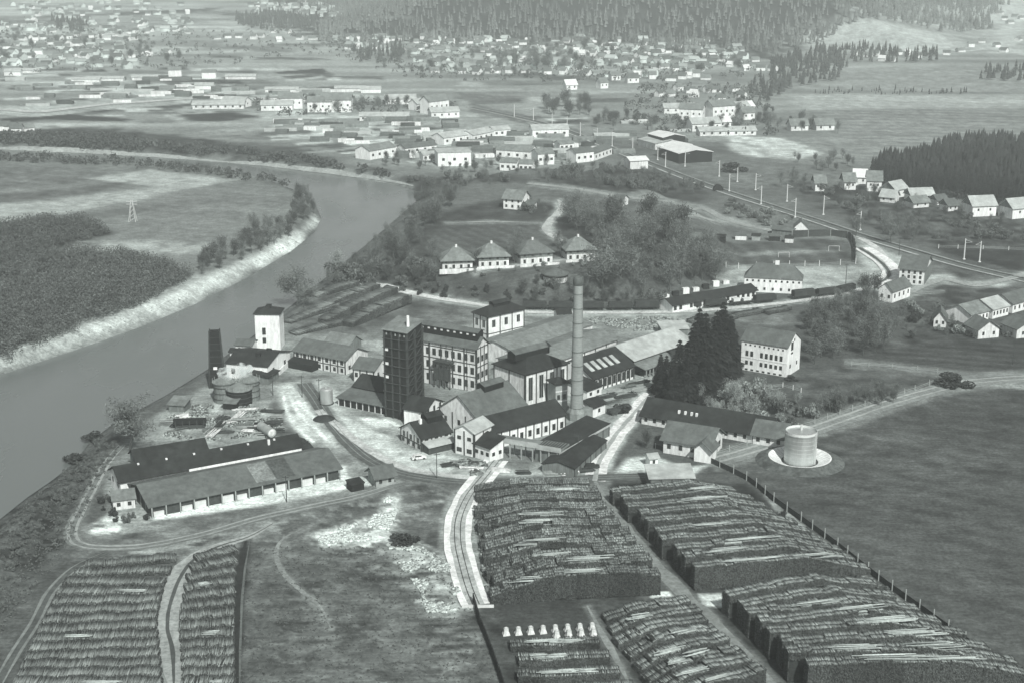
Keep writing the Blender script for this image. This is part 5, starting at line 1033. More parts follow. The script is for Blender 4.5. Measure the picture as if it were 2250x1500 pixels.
fence('post fence along the side road by the gardens', [(1870, 803), (1960, 808), (2060, 818)], 5, 1.0, 1.5, None, .10)
fence('row of pale posts in the meadow below the houses on the right', [(2062, 546), (2160, 548), (2260, 552)], 7, 1.2, 1.8, None, .12, M_STEEL)
fence('low pale fence along the edge of the dark field above the river road', [(1680, 852), (1720, 850), (1760, 862)], 3, .9, 1.6, None, .10, M_STEEL)
# dark culvert under the railway
r = thing('rail_culvert', 'dark round culvert mouth under the railway embankment', 'culvert', at(1577, 418)); obj('mouth', MB().tube((0, -3.2, .6), (0, 1, .6), 2.6, 2.6, 14), M_DARKW, r); obj('rim', MB().lathe([(2.6, -.2), (3.1, -.2), (3.1, .3)], 16), M_GREYW, r).rotation_euler = (math.pi/2, 0, 0)
# goal posts and small yard things
for i, (x, y) in enumerate(((1722, 566), (1832, 552))):
    r = thing('goal', ['white goal frame on the near side of the sports field', 'white goal frame at the far right of the sports field'][i], 'goal', at(x, y)); obj('post', MB().box(-2.4, -2.25, -.07, .07, 0, 2.3), M_STEEL, r); obj('post', MB().box(2.25, 2.4, -.07, .07, 0, 2.3), M_STEEL, r); obj('crossbar', MB().box(-2.24, 2.24, -.07, .07, 2.2, 2.34), M_STEEL, r)
def car(label, x, y, rz, m):
    r = thing('parked_car', label, 'car', at(x, y), rz)
    obj('body', MB().prism([(-.0, .35), (4.0, .35), (4.0, .85), (3.1, .95), (2.6, 1.45), (1.0, 1.45), (.4, .95), (0, .85)], 's', 0, 0.001) if False else MB().add([(-2, -.8, .3), (2, -.8, .3), (2, .8, .3), (-2, .8, .3), (-2, -.8, .85), (2, -.8, .85), (2, .8, .85), (-2, .8, .85), (-1.3, -.65, 1.4), (.7, -.65, 1.4), (.7, .65, 1.4), (-1.3, .65, 1.4), (-1.7, -.75, .87), (1.2, -.75, .87), (1.2, .75, .87), (-1.7, .75, .87)], [(3, 2, 1, 0), (4, 5, 6, 7), (0, 1, 5, 4), (1, 2, 6, 5), (2, 3, 7, 6), (3, 0, 4, 7), (8, 9, 10, 11), (12, 13, 9, 8), (13, 14, 10, 9), (14, 15, 11, 10), (15, 12, 8, 11)]), m, r)
    for sx in (-1.25, 1.25):
        for sy in (-.75, .75): link('wheel', bm_(('wheel', 'car'), lambda: MB().tube((0, -.1, 0), (0, .1, 0), .32, .32, 12), M_TIMB), r, (sx, sy, .32))
    for sy in (-.7, .7): obj('side_window', MB().box(-1.2, .6, sy-.05, sy+.05, .95, 1.3), M_GLASS, r)
car('pale parked car in front of the lean-to of the office house', 920, 1008, .35, M_PALE)
car('dark parked car at the end of the long barn roofs', 662, 973, -.6, M_WAGON)
car('dark parked car near the small white hut by the white road', 1300, 1028, .2, M_WAGON)
r = thing('old_lorry', 'dark lorry standing where the white road forks by the spruces', 'lorry', at(1356, 908), .5); obj('cab', MB().box(2, 3.8, -1, 1, .5, 2.3), M_WAGON, r); obj('load_bed', MB().box(-3, 1.9, -1.1, 1.1, .8, 1.7), M_TIMB, r)
for sx in (-2, -1, 2.8):
    for sy in (-1, 1): link('wheel', bm_(('wheel', 'lr'), lambda: MB().tube((0, -.15, 0), (0, .15, 0), .5, .5, 12), M_TIMB), r, (sx, sy, .5))

# timber piles and gear lying about the yards
def timber_pile(label, x, y, rz, n=9, L=5, tone=None, wd=2.2):
    rng = random.Random(int(x*7+y)); r = thing('timber_pile', label, 'timber pile', at(x, y), rz, 'timber piles in the works yard'); mb = MB()
    for i in range(n):
        t, z = rng.uniform(-wd/2, wd/2), .15+.25*(i//4); l_ = L*rng.uniform(.7, 1.1); o = rng.uniform(-.4, .4); mb.add([(a+o, b+t+a*rng.uniform(-.03, .03), c+z) for a, b, c in ((-l_/2, -.14, 0), (l_/2, -.14, 0), (l_/2, .14, 0), (-l_/2, .14, 0), (-l_/2, -.14, .2), (l_/2, -.14, .2), (l_/2, .14, .2), (-l_/2, .14, .2))], [(3, 2, 1, 0), (4, 5, 6, 7), (0, 1, 5, 4), (1, 2, 6, 5), (2, 3, 7, 6), (3, 0, 4, 7)])
    o = obj('timbers', mb, tone or M_POST, r); o['kind'] = 'stuff'; return r
TP = []
for i in range(30):
    x, y = random.uniform(370, 610), random.uniform(900, 955)
    TP.append(timber_pile('', x, y, random.choice([.05, -.1, .2, 1.4, .6]), random.randint(6, 14), random.uniform(3, 8), random.choice([M_POST, M_PALE, M_TIMB, M_WOODW, M_TIMB])))
TP.sort(key=lambda o: proj(o.location)[0])
for i, o in enumerate(TP): o['label'] = 'timber pile on the yard above the barns, '+('leftmost' if i == 0 else 'rightmost' if i == 29 else ORD[i]+' from left' if i < 15 else ORD[29-i]+' from right')
TQ = []
for i, (x, y) in enumerate(((985, 1024), (1008, 1018), (1030, 1030), (1046, 1020), (1012, 1038), (1100, 1035), (1150, 1040), (1210, 1042), (1250, 1040), (1285, 1035))):
    TQ.append(timber_pile('', x, y, random.uniform(-.5, .5), 10, random.uniform(3, 6), [M_TIMB, M_POST, M_PALE][i % 3]))
for i, o in enumerate(TQ): o['label'] = f'timber pile on the yard before the coal sheds, {ORD[i]} from left'
TR = []
for i, (x, y) in enumerate(((1335, 872), (1352, 862), (1380, 850), (1400, 842), (1420, 836), (1345, 885), (1375, 872), (1410, 858))):
    TR.append(timber_pile('', x, y, .55, 10, random.uniform(5, 9), [M_TIMB, M_POST, M_WOODW][i % 3]))
leftover = sorted(TR, key=lambda o: proj(o.location)[0])
for i, o in enumerate(leftover): o['label'] = f'timber pile below the skylight hall, {ORD[i]} from left'
P = at(418, 940); r = thing('timber_rack', 'dark timber rack standing on the yard above the short barn', 'rack', P, .1)
for i in range(5): link('post', bm_(('post', 'rk'), lambda: MB().box(-.15, .15, -.9, .9, 0, 2.6), M_TIMB), r, (-4+2*i, 0, 0))
obj('load', MB().box(-4.6, 4.6, -.7, .7, 1.5, 2.9), M_DARKW, r); obj('lower_load', MB().box(-4.2, 3.8, -.6, .6, .2, 1.1), M_TIMB, r)
r = thing('coal_heap', 'dark oval heap of coal on the pale yard left of the open bays', 'heap', at(712, 920)); obj('heap', MB().lathe([(3.4, -.1), (2.6, .5), (1.3, .95), (0, 1.1)], 20), mat('coal', .03, var=.5, scale=3), r)

# ------------------------------------------------------------------ trees
def limbs(rng, h, n, spread, r0):          # trunk with tapering limbs; returns the mesh and the limb ends
    mb = MB(); tips = []; P = np.zeros(3); pts = [P]
    for i in range(5): P = P+np.array([rng.normal(0, .02), rng.normal(0, .02), .15])*h; pts.append(P)
    for i in range(5): mb.tube(pts[i], pts[i+1], r0*(1-.17*i), r0*(1-.17*(i+1)), 6, False)
    for i in range(n):
        q = rng.uniform(.3, .98); b = pts[0]+(pts[5]-pts[0])*q; a = rng.uniform(0, 6.28); up = rng.uniform(.35, .9)
        d = np.array([math.cos(a)*spread, math.sin(a)*spread, up*spread*1.1]); l_ = h*rng.uniform(.25, .42)*(1.15-.5*q)
        m = b+d*l_*.55+rng.normal(0, .02, 3)*h; e = b+d*l_*1.1+np.array([0, 0, .05*h])
        mb.tube(b, m, r0*.4, r0*.24, 4, False); mb.tube(m, e, r0*.24, r0*.08, 4, False); tips += [m, e]
        for k in range(2):
            f = m+np.array([rng.normal(0, .11), rng.normal(0, .11), rng.uniform(.03, .14)])*h; mb.tube(m, f, r0*.16, r0*.05, 3, False); tips.append(f)
    tips.append(pts[5]); return mb, np.array(tips)
def make_deciduous(seed, n, tone, spread=1.0, twig=(.03, .010), gap=.07, rr=.022, nl=14):
    rng = np.random.default_rng(seed); mb, tips = limbs(rng, 1.0, nl, spread, rr)
    c = tips[rng.integers(0, len(tips), n)]+rng.normal(0, gap, (n, 3))*np.array([1, 1, .85]); c = c[c[:, 2] > .16]
    cl = vnoise(c[:, 0]*6+seed, c[:, 1]*6+c[:, 2]*5); t = tone*(.55+.9*cl)*rng.uniform(.7, 1.3, len(c))
    V, F_, T = cards(c, rng.uniform(.6, 1.4, len(c))*twig[0], twig[1], t, rng)
    return mb.mesh('trunk', M_TRUNK), fast_mesh('crown', V, F_, M_LEAF, T)
def make_conifer(seed, n, tone, w=.17, bare=.06):
    rng = np.random.default_rng(seed); mb = MB().tube((0, 0, -.02), (0, 0, .97), .016, .003, 6, False)
    tier = rng.integers(0, 17, n); z = bare+(1-bare)*(tier+rng.uniform(0, .55, n))/17.5; R = w*(1-z)**.8*(.78+.34*np.sin(tier*2.4)**2)*np.sqrt(rng.uniform(.15, 1, n)); a = rng.uniform(0, 6.28, n)
    c = np.stack([R*np.cos(a), R*np.sin(a), z-R*.35], 1); ax = np.stack([np.cos(a), np.sin(a), -.45+0*a], 1)+rng.normal(0, .25, (n, 3)); ax /= np.linalg.norm(ax, axis=1, keepdims=True)
    b = np.cross(ax, [0, 0, 1.]); b /= np.linalg.norm(b, axis=1, keepdims=True)+1e-9; s = (.035*rng.uniform(.7, 1.5, n)*(1.25-z))[:, None]
    V = np.stack([c-ax*s, c-b*s*.45, c+ax*s*1.2, c+b*s*.45], 1).reshape(-1, 3); t = tone*rng.uniform(.5, 1.5, n)*(.7+.6*R/w)
    return mb.mesh('trunk', M_TRUNK), fast_mesh('crown', V, np.arange(4*n).reshape(-1, 4), M_LEAF, np.repeat(t, 4))
def make_bush(seed, n, tone, flat_=.75):
    rng = np.random.default_rng(seed); k = 7; lc = rng.normal(0, .28, (k, 3))*np.array([1, 1, .5])+np.array([0, 0, .42]); d = rng.normal(size=(n, 3)); d /= np.linalg.norm(d, axis=1, keepdims=True)
    c = lc[rng.integers(0, k, n)]+d*(.28*rng.uniform(.55, 1, n)**.5)[:, None]*np.array([1, 1, flat_]); c = c[c[:, 2] > .0]
    t = tone*rng.uniform(.6, 1.45, len(c))*(.7+.5*vnoise(c[:, 0]*5+seed, c[:, 1]*5)); V, F_, T = cards(c, .07*rng.uniform(.7, 1.4, len(c)), .042, t, rng)
    mb = MB()
    for i in range(4): a = i*1.6; mb.tube((0, 0, -.1), (.2*math.cos(a), .2*math.sin(a), .45), .02, .01, 4, False)
    return mb.mesh('stem', M_TRUNK), fast_mesh('crown', V, F_, M_LEAF, T)
KIND = {'bare': [make_deciduous(20+i, 2600, .14, gap=.065, twig=(.032, .006)) for i in range(4)],
        'round': [make_deciduous(40+i, 1500, .145, spread=.85, gap=.08, twig=(.03, .008)) for i in range(5)],
        'pale': [make_deciduous(60+i, 1700, .26, spread=1.05, gap=.09, twig=(.03, .011)) for i in range(3)],
        'poplar': [make_deciduous(70+i, 1100, .11, spread=.42, gap=.05, twig=(.03, .008)) for i in range(2)],
        'dark': [make_deciduous(80+i, 1900, .08, spread=.85, gap=.085, twig=(.032, .013)) for i in range(3)],
        'spruce': [make_conifer(90+i, 2600, .02, w=.2) for i in range(4)],
        'farspruce': [make_conifer(96+i, 420, .028, w=.15, bare=.28) for i in range(4)],
        'bush': [make_bush(100+i, 800, .12) for i in range(4)], 'darkbush': [make_bush(110+i, 1000, .05) for i in range(2)], 'palebush': [make_bush(120+i, 700, .25) for i in range(2)]}
CATS = {'spruce': ('spruce_tree', 'tree'), 'farspruce': ('spruce_tree', 'tree'), 'bush': ('bush', 'bush'), 'darkbush': ('bush', 'bush'), 'palebush': ('bush', 'bush'), 'poplar': ('poplar_tree', 'tree'), 'round': ('leafless_tree', 'tree'), 'pale': ('fruit_tree', 'tree'), 'dark': ('broadleaf_tree', 'tree')}
def plant(kind, P, h, label, group=None, wd=None):
    tr, cr = random.choice(KIND[kind]); nm, cat = CATS.get(kind, ('bare_tree', 'tree')); s = h
    r = thing(nm, label, cat, P, random.uniform(0, 6.28), group); w = wd if wd else h*random.uniform(.6, .9); r.scale = (w, w, h)
    link('stem' if 'bush' in kind else 'trunk', tr, r); link('crown', cr, r); return r
def leftright(rs, label):
    rs = sorted(rs, key=lambda o: proj(o.location)[0]); n = len(rs)
    for i, o in enumerate(rs): o['label'] = label+', '+('leftmost' if i == 0 else 'rightmost' if i == n-1 else ORD[min(i, 19)]+' from left' if i <= n//2 else ORD[min(n-1-i, 19)]+' from right')
def grove(kind, poly, n, h, label, group, zone=None, mind=2.5):
    made = []; got = []; xs = [p[0] for p in poly]; ys = [p[1] for p in poly]; pp = np.array(poly, float); tries = 0
    while len(got) < n and tries < n*60:
        tries += 1; x, y = random.uniform(min(xs), max(xs)), random.uniform(min(ys), max(ys))
        if sdf(pp, np.array([x]), np.array([y]))[0] < 0: continue
        P = at(x, y)
        if any((P[0]-q[0])**2+(P[1]-q[1])**2 < mind**2 for q in got): continue
        if sdf(RIVER, P[:1], P[1:2])[0] > -2: continue
        got.append(P); made.append(plant(kind if isinstance(kind, str) else random.choice(kind), P, random.uniform(*h), label, group))
    if len(made) <= 40: leftright(made, label)
# single trees that stand out
for k, x, y, h, lab in (('bare', 286, 990, 15.5, 'large bare tree spreading over the left end of the black-roofed barns'), ('bare', 652, 672, 15, 'large bare forked tree on the bank above the white tower'), ('bare', 668, 676, 9, 'slender bare tree just right of the forked tree on the bank'), ('bare', 1326, 640, 19, 'tallest bare tree with a clear trunk right of the chimney top'),
                        ('bare', 1570, 606, 14, 'bare tree at the right end of the terrace wood'), ('pale', 740, 600, 10, 'pale bushy tree at the foot of the terrace by the river'), ('darkbush', 2083, 846, 4.6, 'round dark bush at the fork of the gravel road'), ('darkbush', 1735, 834, 1.8, 'small dark bush at the corner of the white manor'), ('darkbush', 1604, 378, 6, 'dark bush alone on the meadow above the railway'),
                        ('pale', 1612, 905, 9, 'pale blossoming tree just right of the dark spruces'), ('palebush', 1668, 930, 5, 'pale bush above the long low house'), ('darkbush', 205, 970, 3, 'dark bush at the water edge left of the large bare tree'), ('darkbush', 168, 1015, 3, 'dark bush at the water edge below the other'), ('dark', 1420, 985, 6, 'dark tree at the left of the garden house'), ('darkbush', 880, 1195, 2.8, 'dark round bush in the middle of the white rubble'), ('darkbush', 1370, 905, 3, 'dark bush by the lorry'), ('dark', 1900, 655, 9, 'full dark tree at the end of the wagon line')):
    plant(k, at(x, y), h, lab, wd=h*1.15 if k == 'bare' else h*1.9 if k == 'darkbush' else None)
# dark spruces between works and manor
SPR = []
for i, (x, y, h, w) in enumerate(((1462, 880, 15, 7), (1490, 872, 19, 9), (1520, 868, 24, 11), (1545, 858, 26, 12), (1570, 846, 25, 12), (1592, 830, 22, 11), (1478, 895, 14, 8), (1510, 890, 17, 9), (1548, 880, 15, 9), (1602, 806, 18, 10), (1450, 862, 13, 6), (1532, 838, 25, 11), (1585, 800, 22, 10))):
    SPR.append(plant('spruce', at(x, y), h, 'tall black spruce between the works and the manor', 'spruces between the works and the manor', w*2.7))
leftright(SPR, 'tall black spruce between the works and the manor')
# wooded slopes
VT = [plant(random.choice(['bare', 'round']), at(x, y), h, '', 'trees among the villas') for x, y, h in ((960, 588, 7), (1046, 585, 8), (1130, 578, 9), (1136, 555, 10), (1232, 565, 9), (1322, 560, 11), (1340, 552, 12), (950, 570, 9), (1225, 545, 8), (1300, 535, 10))]
leftright(VT, 'bare tree standing among the villas on the terrace')
grove(['round', 'bare', 'dark'], [(1215, 500), (1240, 470), (1330, 490), (1400, 500), (1480, 520), (1560, 560), (1590, 600), (1560, 640), (1480, 655), (1380, 640), (1330, 600), (1345, 565), (1400, 565), (1330, 545), (1300, 520)], 48, (10, 17), 'grey leafless tree in the wood right of the villas', 'trees of the wood right of the villas', mind=5)
grove(['round', 'bush', 'dark'], [(1150, 620), (1240, 625), (1330, 640), (1450, 660), (1440, 676), (1150, 672)], 26, (4, 7.5), 'low leafy tree on the slope between the reservoir and the wagons', 'trees on the slope above the wagons', mind=3)
grove(['round', 'dark', 'bare'], [(930, 420), (985, 415), (1000, 450), (960, 500), (905, 560), (870, 590), (790, 585), (860, 520)], 36, (7, 11), 'dense dark tree on the steep river bank left of the villas', 'trees on the river bank left of the villas', mind=3.5)
grove(['round', 'dark', 'bush'], [(700, 640), (740, 600), (800, 570), (900, 575), (960, 595), (960, 620), (880, 630), (770, 625)], 40, (5, 9), 'dark tree on the bank below the villas', 'trees on the bank below the villas', mind=3)
grove(['bush', 'darkbush'], [(880, 640), (960, 610), (1100, 640), (1140, 665), (1000, 660)], 16, (2, 3.5), 'scrubby bush on the slope above the pale lane', 'bushes on the slope above the lane', mind=3)
grove(['bush', 'palebush', 'round'], [(960, 590), (1040, 602), (1130, 590), (1230, 580), (1320, 566), (1300, 585), (1050, 612)], 14, (1.5, 3), 'small garden bush in front of the villas', 'garden bushes before the villas', mind=3)
# garden round the manor
grove(['pale', 'palebush', 'bush'], [(1530, 890), (1600, 850), (1660, 850), (1720, 880), (1800, 900), (1850, 880), (1830, 915), (1730, 945), (1640, 950), (1560, 920)], 46, (3.5, 6.5), 'pale blossoming fruit tree in the garden below the manor', 'fruit trees in the garden below the manor', mind=2.6)
grove(['dark', 'round'], [(1830, 880), (1990, 860), (1980, 885), (1880, 900), (1790, 925), (1800, 905)], 14, (4, 7), 'dark garden tree beside the gravel road', 'dark garden trees by the gravel road', mind=3)
grove(['dark', 'round'], [(1780, 790), (1800, 720), (1850, 690), (1900, 690), (1990, 745), (1960, 770), (1860, 790), (1800, 815)], 26, (7, 12), 'broad dark tree in the wood right of the manor', 'trees right of the manor', mind=4)
grove(['round', 'dark'], [(1760, 720), (1800, 690), (1860, 655), (1930, 640), (1925, 668), (1850, 700), (1790, 740)], 16, (6, 10), 'round tree in the row below the wagon line', 'trees below the wagon line', mind=3.5)
grove(['bush', 'darkbush', 'palebush', 'round'], [(1900, 700), (2050, 670), (2110, 720), (2260, 735), (2150, 750), (1980, 745)], 34, (2, 4.5), 'garden bush among the cottages on the right', 'garden bushes on the right', mind=3)
grove(['round', 'bush', 'dark'], [(1780, 420), (1900, 420), (2050, 460), (2260, 490), (2260, 545), (2050, 540), (1900, 500)], 62, (3, 7), 'orchard tree between the railway and the houses under the wood', 'orchard trees below the spruce wood', mind=4)
grove(['poplar', 'round'], [(1690, 400), (1760, 380), (1790, 420), (1740, 440)], 8, (6, 10), 'thin bare tree left of the houses under the wood', 'bare trees left of the houses', mind=3.5)
grove(['bush', 'palebush'], [(1590, 440), (1700, 470), (1760, 490), (1680, 500), (1600, 475)], 26, (2.5, 4.5), 'pale bush below the railway embankment', 'bushes below the railway', mind=3)
grove(['round', 'bush'], [(880, 400), (1000, 385), (1160, 395), (1240, 380), (1400, 372), (1540, 412), (1540, 436), (1300, 410), (1160, 402), (990, 412)], 84, (3.5, 7), 'leafless hedge tree along the road above the villas', 'hedge trees along the upper road', mind=3.5)
grove(['round', 'bare', 'bush'], [(1120, 450), (1200, 445), (1235, 455), (1200, 470), (1100, 470)], 8, (3, 6), 'tree round the white farmhouse', 'trees round the farmhouse', mind=4)
for x, y, h in ((1958, 535, 12), (1972, 520, 11), (1990, 512, 10), (2005, 530, 9), (1950, 508, 9), (1880, 520, 10)): plant('bare', at(x, y), h, 'tall bare tree by the curved track', 'bare trees by the curved track')
grove(['bush', 'darkbush'], [(1690, 1105), (1800, 1180), (1920, 1275), (2020, 1350), (2140, 1440), (2210, 1500), (2190, 1505), (1980, 1370), (1860, 1280), (1740, 1170)], 30, (1.2, 2.4), 'small bush between the log stacks and the fence path', 'bushes along the fence path', mind=2.5)
grove(['bush'], [(210, 960), (265, 975), (210, 1060), (180, 1100), (100, 1150), (20, 1280), (0, 1230), (110, 1075)], 60, (1.2, 2.6), 'low scrubby bush on the river bank left of the barns', 'bushes on the river bank left of the barns', mind=2.5)
grove(['bush', 'darkbush'], [(225, 1090), (300, 1125), (330, 1145), (250, 1160), (200, 1120)], 10, (1.2, 2.6), 'bush by the left ends of the barns', 'bushes by the barn ends', mind=2)
# left bank: thickets and tree line
grove(['round', 'dark'], [(430, 590), (500, 545), (560, 520), (630, 490), (655, 455), (645, 425), (690, 445), (692, 470), (640, 520), (540, 575), (440, 606)], 54, (5, 9), 'dark tree in the line along the gravel shore', 'trees along the gravel shore', mind=3.5)
for x, y, h in ((560, 512, 10), (590, 505, 8), (672, 440, 9), (682, 462, 9), (660, 470, 8)): plant('bare', at(x, y), h, 'taller tree standing out of the shore tree line', 'taller trees of the shore line')
def thicket(name, label, poly, n, h, tone, seed, per=52, rad=1.9, leaf=.4):
    rng = np.random.default_rng(seed); W = np.array([at(*p)[:2] for p in poly]); X = rng.uniform(W[:, 0].min(), W[:, 0].max(), n*4); Y = rng.uniform(W[:, 1].min(), W[:, 1].max(), n*4)
    k = (sdf(W, X, Y) > -1.5) & (sdf(RIVER, X, Y) < -4); X, Y = X[k][:n], Y[k][:n]; m = len(X); H = rng.uniform(*h, m)*(.7+.6*vnoise(X/17, Y/17)); G = height(X, Y)
    d = rng.normal(size=(m, per, 3)); d /= np.linalg.norm(d, axis=2, keepdims=True); d[:, :, 2] = np.abs(d[:, :, 2])*1.0
    c = np.stack([X, Y, G+H*.25], 1)[:, None]+d*np.stack([H*.5+rad*.3, H*.5+rad*.3, H*.72], 1)[:, None]*rng.uniform(.35, 1, (m, per, 1))**.6; c = c.reshape(-1, 3)
    t = tone*np.repeat(rng.uniform(.75, 1.25, m), per)*rng.uniform(.75, 1.3, m*per); V, F_, T = cards(c, leaf*rng.uniform(.6, 1.4, len(c)), leaf*.5, t, rng)
    return tag(link(name, fast_mesh(name, V, F_, M_LEAF, T)), label, None, None, 'stuff')
thicket('undergrowth', 'dense leafless thicket above the gravel shore', [(-120, 640), (0, 590), (90, 566), (200, 558), (300, 566), (400, 600), (410, 615), (300, 672), (150, 730), (0, 795), (-120, 830)], 1700, (2.8, 5.2), .095, 31)
thicket('undergrowth', 'second dark thicket at the left edge of the bend field', [(-120, 515), (60, 488), (165, 484), (238, 512), (130, 545), (0, 590), (-120, 620)], 620, (3, 6.5), .08, 32)
thicket('vegetation', 'dark belt of scrub along the far bank', [(-80, 300), (200, 300), (420, 325), (640, 350), (860, 392), (860, 398), (640, 368), (420, 347), (200, 330), (-80, 318)], 800, (3, 6), .06, 33, per=18, leaf=1.1)
thicket('vegetation', 'low scrub on the near bank of the far river arm', [(-80, 338), (0, 346), (200, 352), (430, 368), (560, 390), (640, 414), (660, 424), (560, 400), (420, 380), (200, 362), (-80, 352)], 420, (2.5, 5), .07, 34, per=18, leaf=.9)
thicket('undergrowth', 'rough grass and scrub on the river bank at the lower left', [(-60, 1180), (60, 1110), (150, 1040), (210, 985), (250, 985), (205, 1060), (160, 1150), (150, 1200), (60, 1300), (-60, 1450)], 900, (.3, 1.0), .10, 35, per=12, rad=.6, leaf=.22)
thicket('undergrowth', 'weeds and tussocks over the rough ground in the foreground', [(560, 1200), (850, 1200), (980, 1250), (1030, 1340), (1090, 1530), (540, 1530), (545, 1250)], 1500, (.15, .45), .10, 36, per=8, rad=.4, leaf=.16)
# spruce wood at the right: the front rows one by one, the rest as one mass
front = []
for i in range(150):
    q = i/149; x = 1915+350*q; y = 408+ (54*q) + random.uniform(-10, 3)
    plant('farspruce', at(x+random.uniform(-2, 2), y), random.uniform(12, 16), 'dark spruce with a bare lower trunk at the front of the wood', 'front spruces of the wood on the right')
def forest(name, label, poly, n, h, tone, seed, sides=6):
    rng = np.random.default_rng(seed); W = np.array([at(*p)[:2] for p in poly]); X = rng.uniform(W[:, 0].min(), W[:, 0].max(), n*4); Y = rng.uniform(W[:, 1].min(), W[:, 1].max(), n*4)
    k = sdf(W, X, Y)+ (60 if n > 5000 else 14)*(fbm(X/(90 if n > 5000 else 22)+seed, Y/(90 if n > 5000 else 22), 3)-.5) > 0; X, Y = X[k][:n], Y[k][:n]; m = len(X); H = rng.uniform(*h, m)*(.65+.6*vnoise(X/45+3, Y/45)); G = height(X, Y); Vs, Fs, Ts = [], [], []; off = 0
    base = rng.uniform(.78, 1.25, m)*tone*(.7+.6*vnoise(X/60, Y/60))
    for lo, hi, r in ((.12, .62, .19), (.42, .84, .14), (.68, 1.0, .085)):
        a = (np.arange(sides)*6.283/sides)[None]+rng.uniform(0, 1, (m, 1)); R = H[:, None]*r*rng.uniform(.7, 1.25, (m, sides))
        ring = np.stack([X[:, None]+R*np.cos(a), Y[:, None]+R*np.sin(a), G[:, None]+H[:, None]*(lo+rng.uniform(-.03, .03, (m, sides)))], 2); tip = np.stack([X, Y, G+H*hi], 1)[:, None]
        V = np.concatenate([ring, tip], 1); i = np.arange(sides); f = np.stack([i, (i+1) % sides, np.full(sides, sides)], 1); F_ = (np.arange(m)[:, None, None]*(sides+1)+f[None]).reshape(-1, 3)
        Vs.append(V.reshape(-1, 3)); Fs.append(F_+off); off += m*(sides+1); Ts.append(np.repeat(base, sides+1)*rng.uniform(.7, 1.3, m*(sides+1)))
    return tag(link(name, fast_mesh(name, np.concatenate(Vs), np.concatenate(Fs), M_LEAF, np.concatenate(Ts))), label, None, None, 'stuff')
forest('forest', 'dense black spruce wood at the right edge behind its front rows', [(1915, 402), (1925, 388), (1990, 372), (2040, 350), (2080, 342), (2120, 330), (2400, 325), (2400, 470), (2260, 452), (2100, 425)], 1500, (11, 15), .028, 51)
forest('forest', 'wide dark forest covering the far hill', [(690, 98), (900, 90), (1150, 98), (1400, 100), (1550, 114), (1700, 124), (1760, 96), (1850, 56), (2000, 58), (2090, 76), (2170, 60), (2200, 10), (2100, -60), (1900, -110), (1000, -118), (700, -70), (560, -20), (760, 30)], 30000, (9, 15), .115, 52, sides=5)  # tone lightened to add haze over the far hill
for i, (poly, n) in enumerate((([(520, 35), (610, 34), (700, 42), (690, 62), (560, 66), (520, 55)], 240), ([(120, 52), (180, 50), (192, 72), (125, 68)], 70), ([(780, 112), (880, 108), (885, 135), (790, 138)], 60), ([(1780, 112), (1900, 100), (1990, 120), (2090, 118), (2050, 140), (1850, 138)], 150), ([(1700, 128), (1860, 130), (1850, 180), (1760, 190), (1690, 230), (1640, 220), (1680, 160)], 170), ([(2150, 165), (2260, 150), (2260, 182), (2140, 178)], 40), ([(1750, 202), (1900, 198), (2130, 204), (2130, 210), (1800, 209)], 60))):
    forest('woods', ['far dark copse at the foot of the plain on the left', 'dark clump of trees among the far left houses', 'dark copse left of the far village', 'belt of trees beneath the far pale clearing', 'woods on the slope above the sawmill', 'scattered conifers on the upper right meadow', 'dark hedge line across the right meadow'][i], poly, n, (9, 15) if i < 6 else (3, 6), .045, 60+i, 5)
# ------------------------------------------------------------------ far villages
def house_proto(kind):
    L, D, H, rz, wm, rm = [(10, 8, 4.4, 3.4, M_WHITE, M_RMID), (11, 8, 4.6, 3.2, M_WHITE, M_RMID), (9, 8, 5.4, 3.4, M_WHITE, M_RGREY), (12, 8, 3.8, 3.6, M_PALE, M_RGREY), (22, 10, 5.0, 3.0, M_WHITE, M_RPALE), (18, 11, 9.0, 3.5, M_WHITE, M_RGREY), (9, 8, 4.5, 3.8, M_WHITE, M_RWHITE), (34, 11, 3.6, 2.4, M_PALE, M_RPALE)][kind]
    w = wall_mb('gable', 's', L, D, H, rz); w.v = [(a-L/2, b-D/2, c) for a, b, c in w.v]; r = roof_mb('gable', 's', L, D, H, rz, .6, .25); r.v = [(a-L/2, b-D/2, c) for a, b, c in r.v]
    return w.mesh('wall', wm), r.mesh('roof', rm), (L, D, H, rz)
HP = [house_proto(i) for i in range(8)]; WNAME = ['white', 'white', 'tall white', 'low pale', 'long white', 'big white', 'bright white', 'very long pale']; RNAME = ['grey', 'grey', 'faded', 'faded', 'pale', 'faded', 'bright', 'pale']
def far_house(kind, px, py, rz, group, sc=1.0, wins=False):
    w, r, (L, D, H, zz) = HP[kind]; P = at(px, py); o = thing('house', '', 'house', P, rz, group); o.scale = (sc*random.uniform(.85, 1.15), sc*random.uniform(.9, 1.1), sc*random.uniform(.85, 1.1))
    link('wall', w, o); link('roof', r, o); o['kx'] = kind
    if wins:
        nw = max(2, int(L/4.5))
        for i in range(nw): link('window', win_mesh(1.2, 1.5), o, (-L/2+L*(i+.5)/nw, -D/2-.03, H*.55))
        link('window', win_mesh(1.1, 1.3), o, (L/2+.03, 0, H*.55), math.pi/2)
    return o
def village(where, spots, group, wins=False, sc=1.0):
    rs = [far_house(k, x, y, a, group, sc, wins) for k, x, y, a in spots]; rs.sort(key=lambda o: proj(o.location)[0]); n = len(rs)
    for i, o in enumerate(rs):
        w = 'leftmost' if i == 0 else 'rightmost' if i == n-1 else ORD[min(i, 19)]+' from left' if i <= n//2 else ORD[min(n-1-i, 19)]+' from right'
        o['label'] = f"{WNAME[o['kx']]} {RNAME[o['kx']]}-roofed house, {w} {where}"; del o['kx']
